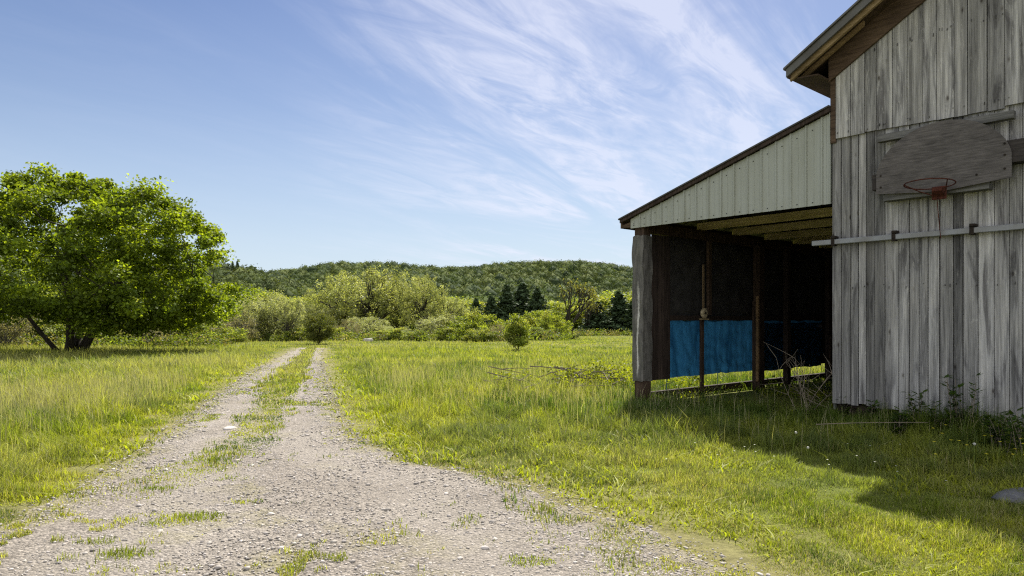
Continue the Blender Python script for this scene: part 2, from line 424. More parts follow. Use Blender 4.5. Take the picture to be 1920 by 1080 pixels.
_rut = np.maximum(np.exp(-((tu - .24) / .10) ** 2), np.exp(-((tu - .70) / .11) ** 2))[None, :] * sstep(vnoise(TX, TY * .4, 1.2, 91, 3), .25, .6)
_cc = np.stack([_tu, _rut, _tu * 0], -1).reshape(-1, 3)
TZ = TZ - 0.008 * _rut
rd = link('gravel_track', mesh_np('gravel_track', np.stack([TX, TY, TZ], -1).reshape(-1, 3), TQ, _cc, smooth=True), M['gravel'])
tag(rd, kind='structure')

# loose stones on the track: one mass
bm = bmesh.new(); bmesh.ops.create_icosphere(bm, subdivisions=1, radius=1); bm.verts.ensure_lookup_table()
ICO_V = np.array([v.co[:] for v in bm.verts]); ICO_F = np.array([[v.index for v in f.verts] for f in bm.faces]); bm.free()
bm = bmesh.new(); bmesh.ops.create_icosphere(bm, subdivisions=2, radius=1); bm.verts.ensure_lookup_table()
ICO2_V = np.array([v.co[:] for v in bm.verts]); ICO2_F = np.array([[v.index for v in f.verts] for f in bm.faces]); bm.free()
def pebbles():
    rng = np.random.default_rng(3); n = 150000
    y = 2.6 + 26 * rng.random(n) ** 2.2; x = rng.uniform(-9, 4, n)
    d, s = track(x, y)
    tt = (x - xi(E_L, y)) / (xi(E_R, y) - xi(E_L, y))
    rut = np.maximum(np.exp(-((tt - .24) / .10) ** 2), np.exp(-((tt - .70) / .11) ** 2))
    keep = (d > -0.25 * rng.random(n)) & (s < 0.25 * rng.random(n)) & (rng.random(n) > 0.4 * rut); x, y = x[keep], y[keep]
    n = len(x); print('pebbles', n)
    sz = np.exp(rng.normal(math.log(0.0060), 0.42, n)) * np.clip(y / 6, 1, 2.5) ** 0.5; sz = np.clip(sz, 0.003, 0.024)
    scl = np.stack([sz * rng.uniform(0.8, 1.5, n), sz * rng.uniform(0.8, 1.5, n), sz * rng.uniform(0.45, 0.8, n)], -1)
    ang = rng.uniform(0, 6.28, n); ca, sa = np.cos(ang), np.sin(ang)
    V = ICO_V[None] * scl[:, None, :] * (1 + 0.25 * rng.normal(size=(n, len(ICO_V), 1)).clip(-1.5, 1.5))
    Vx = V[..., 0] * ca[:, None] - V[..., 1] * sa[:, None]; Vy = V[..., 0] * sa[:, None] + V[..., 1] * ca[:, None]
    z = gz(x, y) + 0.021 + sz * 0.2 - 0.008 * rut[keep]
    V = np.stack([Vx + x[:, None], Vy + y[:, None], V[..., 2] + z[:, None]], -1)
    T = ICO_F[None] + (np.arange(n) * len(ICO_V))[:, None, None]
    tone = np.clip(rng.normal(0.37, 0.09, n), 0.09, 0.62)
    c = np.stack([tone * 1.03, tone * 0.95, tone * (0.84 + 0.06 * rng.random(n))], -1)
    o = link('gravel', mesh_np('gravel', V.reshape(-1, 3), T.reshape(-1, 3), np.repeat(c, len(ICO_V), 0)), M['pebble'])
    tag(o, 'loose grey gravel and small stones strewn over the bare track', 'gravel', kind='stuff')
pebbles()

# ------------------------------------------------------------------ grass
def blades(x, y, h, w, col, rng, lean=0.45):
    n = len(x); z = gz(x, y) - 0.01 + np.where(track(x, y)[0] > 0, 0.027, 0.0)
    a = rng.uniform(0, 6.283, n); f = a + rng.normal(0, 0.5, n) + 1.57
    lx, ly = np.cos(a), np.sin(a); wx, wy = np.cos(f) * w, np.sin(f) * w
    L = lean * np.abs(rng.normal(0.7, 0.5, n)) * h
    V = np.empty((n, 5, 3), np.float32)
    V[:, 0] = np.stack([x - wx, y - wy, z], -1); V[:, 1] = np.stack([x + wx, y + wy, z], -1)
    mx, my = x + lx * L * 0.32, y + ly * L * 0.32
    V[:, 2] = np.stack([mx - wx * 0.8, my - wy * 0.8, z + h * 0.58], -1); V[:, 3] = np.stack([mx + wx * 0.8, my + wy * 0.8, z + h * 0.58], -1)
    V[:, 4] = np.stack([x + lx * L, y + ly * L, z + h * (1 - 0.12 * np.minimum(L / np.maximum(h, 1e-4), 1.5))], -1)
    T = np.array([[0, 1, 3], [0, 3, 2], [2, 3, 4]])[None] + (np.arange(n) * 5)[:, None, None]
    return V.reshape(-1, 3), T.reshape(-1, 3), np.repeat(col, 5, 0)

def inside_barn(x, y):
    u, v = barn_uv(x, y)
    return (v > 0.12) & (u > -0.02)

def scatter(n, rng, y0, y1, power, half=0.80):
    """points in the view wedge (and a margin), thinner with distance"""
    t = rng.random(n)
    y = (y0 ** (1 - power) + t * (y1 ** (1 - power) - y0 ** (1 - power))) ** (1 / (1 - power))
    x = y * rng.uniform(-half, half, n) * (1 + 1.2 / y)
    return x, y

GREEN = np.array([0.205, 0.250, 0.026]); LIME = np.array([0.440, 0.440, 0.036]); DEEP = np.array([0.075, 0.125, 0.020]); STRAW = np.array([0.46, 0.42, 0.22]); TAN = np.array([0.37, 0.285, 0.15])
def grass():
    rng = np.random.default_rng(11)
    x, y = scatter(1250000, rng, 2.3, 95, 1.35)
    d, s = track(x, y)
    edge_n = (vnoise(x, y, 0.5, 31, 3) - 0.5) * 0.9
    ingrass = -d + edge_n * 0.55                       # >0 in the field
    instrip = s + edge_n * 0.5
    u, v = barn_uv(x, y)
    p = np.where(ingrass > 0, sstep(ingrass, 0, 0.35) * 0.8 + 0.2, 0)
    rm = sstep(x, -0.8, 0.6) * (1 - sstep(y, 7, 10))
    p = np.maximum(p, sstep(ingrass + 0.75 * rm, -0.28, 0.3) * (0.55 - 0.1 * rm) * sstep(vnoise(x, y, 0.25, 37, 2), 0.3 * rm, 0.3 + 0.35 * rm))
    strip_ok = sstep(instrip, -0.12, 0.15) * (0.6 + 0.4 * sstep(y, 9, 20)) * sstep(y, 5.5, 8.5)
    tuft = sstep(vnoise(x, y, 0.17, 41, 2), 0.60, 0.68) * sstep(vnoise(x, y, 1.7, 47, 2), 0.36, 0.58)
    midline = np.exp(-((x - (xi(E_L, y) + xi(E_R, y)) * 0.5 + 0.25 * sstep(9 - y, 0, 4)) / 0.85) ** 2)
    tuft_p = 0.5 * tuft * (0.20 + 1.1 * midline) + 0.8 * tuft * sstep(-(d - 1.1), 0, 0.9)
    # a flat mat of turf between the ruts near the camera
    mats = [ground_at(p_[0], p_[1]) + (p_[2],) for p_ in ((345, 977, .20), (300, 987, .16), (375, 972, .15), (235, 1045, .13), (1015, 1058, .12), (185, 1022, .10), (560, 947, .05), (460, 945, .16), (350, 890, .22), (290, 920, .16), (395, 865, .2), (470, 830, .25), (440, 900, .2))]
    mat_p = np.zeros(len(x))
    for mx, my, mr in mats:
        mat_p = np.maximum(mat_p, sstep(1 - np.hypot((x - mx) * 0.55, (y - my) * 1.1) / mr + (edge_n) * 1.6, 0, 0.9))
    prob = np.maximum.reduce([p, strip_ok, np.where(d > 0, tuft_p, 0), np.where(d > 0, mat_p * 0.5, 0)])
    keep = (rng.random(len(x)) < prob) & ~inside_barn(x, y)
    lean_in = (v > 0.6) & (v < 9) & (u > -3.6) & (u < 0.2)
    keep &= ~(lean_in & (rng.random(len(x)) < 0.9))
    x, y, d, s, u, v, ingrass, mat_p = [q[keep] for q in (x, y, d, s, u, v, ingrass, mat_p)]
    n = len(x); print('grass blades', n)
    big = vnoise(x, y, 7.0, 51, 3); mid = vnoise(x, y, 1.6, 61, 3); fine = vnoise(x, y, 0.35, 71, 2)
    band = vnoise(x * 0.30, y, 3.4, 81, 2)
    field = sstep(ingrass, 0.15, 1.6)
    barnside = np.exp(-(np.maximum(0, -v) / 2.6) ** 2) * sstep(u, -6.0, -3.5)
    rf = 0.28 * sstep(x, -4, 0)
    h = 0.035 + field * (0.06 + 0.17 * mid + 0.09 * big) * (1 - rf) + barnside * 0.07 * mid
    right_near = sstep(x, -0.5, 1.2) * (1 - sstep(y, 6.5, 11)) * (1 - barnside)
    h = h * (1 - 0.55 * right_near)
    h = np.where(d > 0, np.where(s > -0.3, 0.03 + 0.16 * sstep(y, 9, 22) * mid, 0.032), h)
    h = np.where(mat_p > 0.2, 0.026, h)
    h = np.where((u > -6) & (u < 0.3) & (v > -1.6) & (v < 10), np.minimum(h, 0.17), h)
    tus = vnoise(x, y, 0.22, 75, 2)
    h = h * rng.uniform(0.45, 1.35, n) * (0.40 + 0.7 * sstep(fine, 0.3, 0.7) + 0.55 * sstep(tus, 0.45, 0.75))
    # field colour: lush and dry drifts
    dry = 0.10 + 0.55 * sstep(band, 0.48, 0.78) + 0.25 * sstep(big, 0.5, 0.75)
    leftf = sstep(-x - 5, 0, 3) * sstep(y, 8, 15)
    dry = dry + 0.45 * leftf * sstep(mid, 0.35, 0.6)
    dry = np.where(ingrass < 0.7, dry + 0.35 * (1 - sstep(ingrass, 0.1, 0.9)), dry) + right_near * 0.5 * sstep(mid, 0.3, 0.55)
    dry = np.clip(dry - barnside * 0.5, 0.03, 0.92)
    dry = np.where(mat_p > 0.2, 0.03, dry)
    isdry = rng.random(n) < dry * 0.62
    lush = sstep(mid, 0.35, 0.65)[:, None] * 0.75
    col = GREEN * (1 - lush) + LIME * lush
    deep_b = 0.75 * barnside  # greens deepened for the barn's shade as well as its rank weeds
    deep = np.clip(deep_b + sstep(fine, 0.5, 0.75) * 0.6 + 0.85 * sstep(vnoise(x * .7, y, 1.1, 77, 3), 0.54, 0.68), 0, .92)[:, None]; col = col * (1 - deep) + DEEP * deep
    dc = np.where((rng.random(n) < 0.7)[:, None], STRAW, TAN)
    mixd = np.where(isdry, 1.0, 0.0)[:, None] * rng.uniform(0.45, 1.0, (n, 1)) * (1 - 0.75 * sstep(y, 10, 34))[:, None]
    drift = sstep(vnoise(x * 0.3, y * 0.8, 2.0, 181, 3), 0.50, 0.68) * sstep(ingrass, 0.3, 1.2) * (1 - barnside)
    soft = np.clip(dry * 0.5 * sstep(y, 8, 30) + 0.26 * drift, 0, 0.7)[:, None]
    col = col * (1 - mixd) + dc * rng.uniform(0.8, 1.15, (n, 1)) * mixd; col = col * (1 - soft) + STRAW * 0.85 * soft
    col = col * (1 + (rng.uniform(0.6, 1.35, n) - 1) * (1 - 0.6 * sstep(y, 12, 40)))[:, None]
    h = h * (1 - 0.3 * sstep(y, 20, 50))
    w = np.where(d > 0, 1.5, 1.0) * 0.0019 * np.clip(y / 5.0, 0.8, 13) * rng.uniform(0.7, 1.4, n)
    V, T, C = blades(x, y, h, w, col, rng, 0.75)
    # flowering stalks standing above the sward
    x, y = scatter(190000, rng, 2.6, 75, 1.2)
    d, s = track(x, y); u, v = barn_uv(x, y)
    big = vnoise(x, y, 5.0, 151, 2)
    pr = sstep(-d, 0.6, 1.8) * np.where(x < -2, 0.95 * sstep(y, 7, 13) + 0.08, 0.26 * sstep(y, 7, 13)) * sstep(big, 0.34, 0.6)
    pr = pr * (1 - 0.55 * sstep(y, 20, 45))
    keep = (rng.random(len(x)) < pr) & ~inside_barn(x, y) & ~((v > 0.5) & (v < 9) & (u > -3.7))
    x, y = x[keep], y[keep]; n = len(x)
    h = rng.uniform(0.28, 0.52, n); w = 0.0016 * np.clip(y / 6.0, 0.8, 11) * rng.uniform(0.7, 1.3, n)
    col = (STRAW * 0.75 + np.array([0.02, 0.02, 0.03])) * rng.uniform(0.7, 1.2, (n, 1)); fy = (0.6 * sstep(y, 14, 36))[:, None]; col = col * (1 - fy) + (0.5 * GREEN + 0.5 * LIME) * fy
    V2, T2, C2 = blades(x, y, h, w, col, rng, 0.35)
    # broad small leaves (clover, plantain, dandelion) low in the turf
    x, y = scatter(200000, rng, 2.4, 34, 1.4)
    d, s = track(x, y); u, v = barn_uv(x, y)
    pr = np.where(-d > 0.1, 0.5 * sstep(vnoise(x, y, 0.8, 171, 2), 0.4, 0.65), 0.0)
    keep = (rng.random(len(x)) < pr) & ~inside_barn(x, y); x, y = x[keep], y[keep]; n = len(x)
    h = rng.uniform(0.03, 0.12, n) * np.clip(y / 7, 0.5, 1.3); w = rng.uniform(0.005, 0.011, n) * np.clip(y / 7, 0.45, 3)
    col = (GREEN * 0.6 + LIME * 0.5) * rng.uniform(0.6, 1.2, (n, 1))
    V3, T3, C3 = blades(x, y, h, w, col, rng, 1.6)
    me = mesh_np('grass', np.concatenate([V, V2, V3]), np.concatenate([T, T2 + len(V), T3 + len(V) + len(V2)]), np.concatenate([C, C2, C3]))
    tag(link('grass', me, M['grass']), 'rough yellow-green meadow grass with dry seeding stalks', 'grass', kind='stuff')
grass()

# ------------------------------------------------------------------ leaves and trees
def leaf_np(P, rng, size, up=0.6, aspect=0.42, fold=0.12, out=None, outw=0.0):
    n = len(P)
    nr = rng.normal(size=(n, 3)); nr[:, 2] += up
    if out is not None: nr = nr * (1 - outw) + out * outw * 2.2
    nr /= np.linalg.norm(nr, axis=1, keepdims=True) + 1e-9
    t = rng.normal(size=(n, 3)); t -= nr * (t * nr).sum(1, keepdims=True); t /= np.linalg.norm(t, axis=1, keepdims=True) + 1e-9
    b = np.cross(nr, t); s = (size * rng.uniform(0.65, 1.3, n))[:, None]
    V = np.empty((n, 4, 3), np.float32)
    V[:, 0] = P - t * s * 0.5; V[:, 2] = P + t * s * 0.5
    V[:, 1] = P + b * s * aspect + nr * s * fold; V[:, 3] = P - b * s * aspect + nr * s * fold
    T = np.array([[0, 1, 2], [0, 2, 3]])[None] + (np.arange(n) * 4)[:, None, None]
    return V.reshape(-1, 3), T.reshape(-1, 3)

def clumps_to_mesh(name, C, rad, per, rng, size, color, flat=0.55, up=0.6, var=0.16, leafvar=0.18, alt=None, altp=0.0):
    K = len(C); n = K * per
    off = rng.normal(size=(n, 3)).clip(-1.9, 1.9) * 0.50
    off[:, 2] *= flat
    P = np.repeat(C, per, 0) + off * np.repeat(rad, per)[:, None]
    V, T = leaf_np(P, rng, size, up)
    ct = np.repeat(rng.normal(1, var, K).clip(0.6, 1.5), per) * rng.normal(1, leafvar, n).clip(0.5, 1.6)
    c = np.array(color)[None] * ct[:, None]
    if alt is not None:
        pick = np.repeat(rng.random(K) < altp, per) & (rng.random(n) < 0.7)
        c[pick] = np.array(alt) * ct[pick][:, None]
    return mesh_np(name, V, T, np.repeat(c, 4, 0))

def limb(a, b, rng, sag=0.0, n=6, wob=0.06):
    a = np.array(a, float); b = np.array(b, float); Lh = np.linalg.norm(b - a)
    mid = (a + b) / 2 + np.array([0, 0, sag * Lh]) + rng.normal(0, wob * Lh, 3)
    t = np.linspace(0, 1, n)[:, None]
    return (1 - t) ** 2 * a + 2 * t * (1 - t) * mid + t ** 2 * b

def dome_points(rng, n, R_, H, zlow, zmid, shell=0.45, pw=2.0):
    """clump centres in a dome: widest at zmid, top at H, bottom at zlow"""
    out = []
    while len(out) < n:
        p = rng.uniform(-1, 1, 3)
        r2 = ((p[0] ** 2 + p[1] ** 2) ** (pw / 2) + abs(p[2]) ** pw) ** (2 / pw)
        if r2 > 1 or r2 < shell * rng.random() ** 0.8: continue
        z = zmid + p[2] * (H - zmid) if p[2] > 0 else zmid + p[2] * (zmid - zlow)
        out.append((p[0] * R_, p[1] * R_, z))
    return np.array(out)

# --- the broad maple on the left
def maple():
    rng = np.random.default_rng(21)
    X, Y = ground_at(132, 664); Z = float(gz(X, Y)); s = Y / F
    t = thing('maple_tree', 'broad green maple with several dark leaning stems, standing alone in the grass on the left', 'tree', (X, Y, Z))
    H = (HZ - 318) * s + CAMZ - Z
    C = dome_points(rng, 540, 7.5, H - 0.30, 0.9, 3.0, 0.62, 2.4)
    C[:, 0] += 0.2
    # broken outline: radial lobes and stray shoots
    ang = np.arctan2(C[:, 1], C[:, 0]); rr = 1 + 0.04 * np.sin(ang * 3 + 1.0) + 0.05 * np.sin(ang * 7 + C[:, 2] * 1.3)
    C[:, :2] *= rr[:, None]
    C[:, 2] += 0.22 * np.sin(C[:, 0] * 1.15 + 0.5) * sstep(C[:, 2], 4, 8)
    keep = ~((C[:, 2] < 2.75) & (np.hypot(C[:, 0] + .3, C[:, 1] * .7) < 3.6)) & ~((C[:, 0] < -2) & (C[:, 2] < 1.9))
    C = C[keep]
    extra = []
    for k in range(46):
        a = rng.uniform(0, 6.28); e = rng.uniform(0.25, 1.45)
        r0 = 0.94 + 0.06 * rng.random()
        extra.append((7.3 * r0 * math.cos(e) * math.cos(a) + 0.2, 7.3 * r0 * math.cos(e) * math.sin(a), 3.2 + (H - 3.7) * r0 * math.sin(e)))
    C2 = np.array(extra)
    rad = rng.uniform(0.32, 0.98, len(C)); rad2 = rng.uniform(0.25, 0.42, len(C2))
    C3 = dome_points(rng, 22, 6.6, H - 1.0, 1.6, 3.1, 0.35, 2.5); C3 = C3[~((C3[:, 2] < 3.4) & (np.hypot(C3[:, 0] + .3, C3[:, 1] * .7) < 4.0))]
    m1 = clumps_to_mesh('crown', np.concatenate([C, C2, C3]), np.concatenate([rad * 1.0, rad2 * 1.3, rng.uniform(1.1, 1.7, len(C3))]), 300, rng, 0.155, (0.122, 0.176, 0.020), 0.6, 1.1, 0.14, 0.3, (0.212, 0.282, 0.028), 0.5)
    link('crown', m1, M['leaf'], t)
    tb = MB()
    stems = [(-0.15, 0, 0.5, 0, 5.5, .21), (0.35, .2, 2.9, 1.0, 5.2, .26), (-0.5, .1, -3.4, -.6, 4.4, .13), (-0.25, .3, -1.6, 1.2, 6.0, .16), (0.1, -.1, 1.2, -2.4, 6.2, .22), (0.0, .2, -.6, 3.0, 6.0, .2)]
    nodes = []
    for bx, by, tx, ty_, tz, r in stems:
        p = limb((bx, by, -0.1), (tx, ty_, tz), rng, 0.05 if r > .2 else -0.08, 9, 0.035)
        tb.tube(p, list(np.linspace(r, r * 0.35, 9)), 8)
        nodes += [(q, r * (1 - 0.65 * i / 8)) for i, q in enumerate(p) if i >= 3]
    # one long low limb to the right
    p = limb((1.2, .3, 1.4), (6.6, -.6, 2.3), rng, 0.05, 8, 0.02); tb.tube(p, list(np.linspace(.12, .03, 8)), 6); nodes += [(q, .07) for q in p[2:]]
    load = [0] * len(nodes)
    for c in C[rng.permutation(len(C))[:240]]:
        j = min(range(len(nodes)), key=lambda i: np.linalg.norm(nodes[i][0] - c) + 0.6 * max(0, nodes[i][0][2] - c[2]) + 0.55 * load[i])
        load[j] += 1; q, r = nodes[j]; pts = limb(q, c, rng, 0.06, 7, 0.10)
        nodes += [(pts[3], 0.05), (pts[5], 0.03)]; load += [0, 1]
        tb.tube(pts, list(np.linspace(min(r * 0.5, 0.065), 0.010, 7)), 5)
    tb.build('trunk', M['bark'], t, smooth=True)
maple()

# --- prototypes (each unit tree is 1 m high and scaled where it stands)
def broad_tree(name, label, seed, H, R_, color, alt, K=70, per=80, size=0.3, zlow=0.2, zmid=0.45, trunk_h=0.45, bark='bark', shell=0.4, rad=(0.09, 0.16), flat=0.7, limbs=26, leafm='leaf'):
    rng = np.random.default_rng(seed)
    t = thing(name, label, 'tree' if 'tree' in name else 'bush')
    C = dome_points(rng, K, R_, H * 0.94, H * zlow, H * zmid, shell)
    a = np.arctan2(C[:, 1], C[:, 0]); C[:, :2] *= (1 + 0.16 * np.sin(a * 3 + seed) + 0.1 * np.sin(a * 5 + C[:, 2] * 2))[:, None]
    C[:, 2] *= 1 + 0.07 * np.sin(C[:, 0] * 2.2 / R_ * 2 + seed)
    rd_ = rng.uniform(*rad, K) * H
    me = clumps_to_mesh('crown', C, rd_, int(per * 2.2), rng, size * 0.62, color, 1.25 if K >= 200 else flat, 0.6, 0.14, 0.2, alt, 0.35)
    link('crown' if 'tree' in name else 'foliage', me, M['leaf_pale' if name in ('spreading_tree', 'willow_bush', 'twiggy_bush') else leafm], t)
    tb = MB(); r0 = 0.022 * H
    main = limb((0, 0, -0.2), (rng.normal(0, .03) * H, rng.normal(0, .03) * H, H * trunk_h), rng, 0, 6, 0.03)
    tb.tube(main, list(np.linspace(r0, r0 * 0.6, 6)), 7)
    for c in C[rng.permutation(K)[:limbs if K < 200 else 60]]:
        k = rng.integers(1, 6); pts = limb(main[k], c, rng, 0.08, 6, 0.05)
        tb.tube(pts, list(np.linspace(r0 * 0.55, 0.015, 6)), 5)
    tb.build('trunk' if 'tree' in name else 'stems', M[bark], t, smooth=True)
    return t

def conifer(name, label, seed, H, R_, color=(0.070, 0.105, 0.050)):
    rng = np.random.default_rng(seed); t = thing(name, label, 'tree')
    tb = MB(); tb.tube([(0, 0, -0.2), (0, 0, H * .5), (0, 0, H * .97)], [0.02 * H, 0.012 * H, 0.004], 6)
    P = []
    lev = 26
    for i in range(lev):
        f = (i + 0.5) / lev; z = H * (0.06 + 0.93 * f); r = R_ * (1 - f) ** 0.85 * (0.9 + 0.2 * rng.random()) + 0.05
        nb = int(6 + 7 * (1 - f))
        for k in range(nb):
            a = rng.uniform(0, 6.28); L_ = r * rng.uniform(0.45, 1.3)
            m_ = int(6 + 26 * L_ / R_); tt = rng.random(m_) ** 0.7
            px_ = np.cos(a) * tt * L_; py_ = np.sin(a) * tt * L_
            side = rng.normal(0, 0.09 * R_, m_) * (1 - tt * .5)
            P.append(np.stack([px_ - np.sin(a) * side, py_ + np.cos(a) * side, z - 0.35 * tt * L_ + 0.12 * L_ * tt ** 2 * 2 + rng.normal(0, .02 * H, m_)], -1))
    P = np.concatenate(P)
    V, T = leaf_np(P, rng, 0.055 * H, 0.8, 0.3, 0.1)
    c = np.array(color)[None] * rng.normal(1, .25, len(P)).clip(.5, 1.7)[:, None]
    link('crown', mesh_np('crown', V, T, np.repeat(c, 4, 0)), M['needle'], t)
    tb.build('trunk', M['bark'], t, smooth=True)
    return t

def bare_tree(name, label, seed, H, depth=5, bark='bark', leaf=None):
    rng = np.random.default_rng(seed); t = thing(name, label, 'tree'); tb = MB(); tips = []
    def grow(p, d, L_, r, k):
        e = p + d * L_; m_ = (p + e) / 2 + rng.normal(0, 0.05 * L_, 3)
        tb.tube([p, m_, e], [r, r * .85, r * .68], 6 if k > 2 else 4, cap=False)
        if k == 0: tips.append(e); return
        for q in range(2 if rng.random() < .55 else 3):
            nd_ = d + rng.normal(0, 0.42, 3); nd_[2] += 0.12; nd_ /= np.linalg.norm(nd_)
            grow(e, nd_, L_ * rng.uniform(.62, .86), r * .64, k - 1)
    for b in range(3):
        d = np.array([(-.16, .0, .2)[b] + rng.normal(0, .03), rng.normal(0, .1), 1.0]); d /= np.linalg.norm(d)
        grow(np.array([(-.08, .05, .12)[b], 0, -0.1]) * 1.0, d, H * .30, 0.032 * H, depth)
    tb.build('trunk', M[bark], t)
    if leaf:
        P = np.array(tips); P = P[rng.random(len(P)) < .55]; P = np.repeat(P, 5, 0) + rng.normal(0, .18, (len(P) * 5, 3))
        V, T = leaf_np(P, rng, .22, .5); link('crown', mesh_np('crown', V, T, np.array([leaf])), M['leaf'], t)
    return t

OLIVE, OLIVE2 = (0.255, 0.280, 0.100), (0.360, 0.375, 0.165)
WILLOW, WILLOW2 = (0.300, 0.325, 0.150), (0.390, 0.405, 0.215)
MIDG, MIDG2 = (0.125, 0.170, 0.034), (0.205, 0.230, 0.050)
BRIGHT, BRIGHT2 = (0.200, 0.255, 0.050), (0.290, 0.320, 0.095)
GREYB, GREYB2 = (0.175, 0.165, 0.095), (0.235, 0.215, 0.130)
SPEC = {  # name, H, half-width, colours, clumps, leaves per clump, leaf size, low, mid
 'spread': ('spreading_tree', 8.0, 4.2, OLIVE, OLIVE2, 210, 30, 0.25, 0.16, 0.60, 0.50, 'bark', 0.25, (0.028, 0.075)),
 'bush': ('round_bush', 3.2, 2.1, MIDG, MIDG2, 60, 75, 0.22, 0.02, 0.40, 0.2, 'bark', 0.3, (0.10, 0.2)),
 'brightbush': ('bright_bush', 3.2, 2.2, BRIGHT, BRIGHT2, 60, 75, 0.22, 0.02, 0.42, 0.2, 'bark', 0.3, (0.10, 0.2)),
 'willow': ('willow_bush', 5.2, 2.5, WILLOW, WILLOW2, 200, 30, 0.19, 0.03, 0.52, 0.3, 'bark_grey', 0.25, (0.035, 0.08)),
 'grey': ('twiggy_bush', 3.0, 2.2, GREYB, GREYB2, 90, 28, 0.17, 0.02, 0.42, 0.3, 'bark_grey', 0.2, (0.09, 0.18)),
 'light': ('leafy_tree', 8.0, 3.3, BRIGHT, BRIGHT2, 75, 70, 0.34, 0.12, 0.50, 0.4, 'bark', 0.35, (0.08, 0.15)),
}
PROTO = {}
seedc = [100]
def plant(kind, px, Y, ytop, label, group=None, width=None, variant=0):
    X, _, Z = at_depth(px, Y)
    Ht = (HZ - ytop) / F * Y + CAMZ - Z
    key = (kind, variant)
    if key not in PROTO:
        seedc[0] += 7
        if kind == 'conifer': p = conifer('conifer_tree', label, seedc[0], 8.0, 2.1); hh, ww = 8.0, 1.35
        elif kind == 'bare': p = bare_tree('bare_tree', label, seedc[0], 6.0, 5, 'bark', (0.16, 0.17, 0.06)); hh, ww = 6.0, 2.0
        else:
            n_, hh, ww, c1, c2, K, per, ls, zl, zm, th, bk, sh, rd_ = SPEC[kind]
            p = broad_tree(n_, label, seedc[0], hh, ww, c1, c2, K, per, ls, zl, zm, th, bk, sh, rd_)
        PROTO[key] = (p, hh, ww, [False])
    p, hh, ww, used = PROTO[key]
    sz = Ht / hh
    sx = (width / 2 / F * Y / ww) if width else sz
    rz = random.uniform(0, 6.28); loc = (X, Y, Z - 0.05)
    if not used[0]:
        used[0] = True; p.location = loc; p.rotation_euler = (0, 0, rz); p.scale = (sx, sx, sz); p['label'] = label
        if group: p['group'] = group
        return p
    return copy_thing(p, loc, rz, (sx, sx, sz), label, group)
random.seed(5)
G1 = 'bushes along the far edge of the meadow'; G2 = 'trees of the valley behind the meadow'; G3 = 'dark conifers behind the meadow'
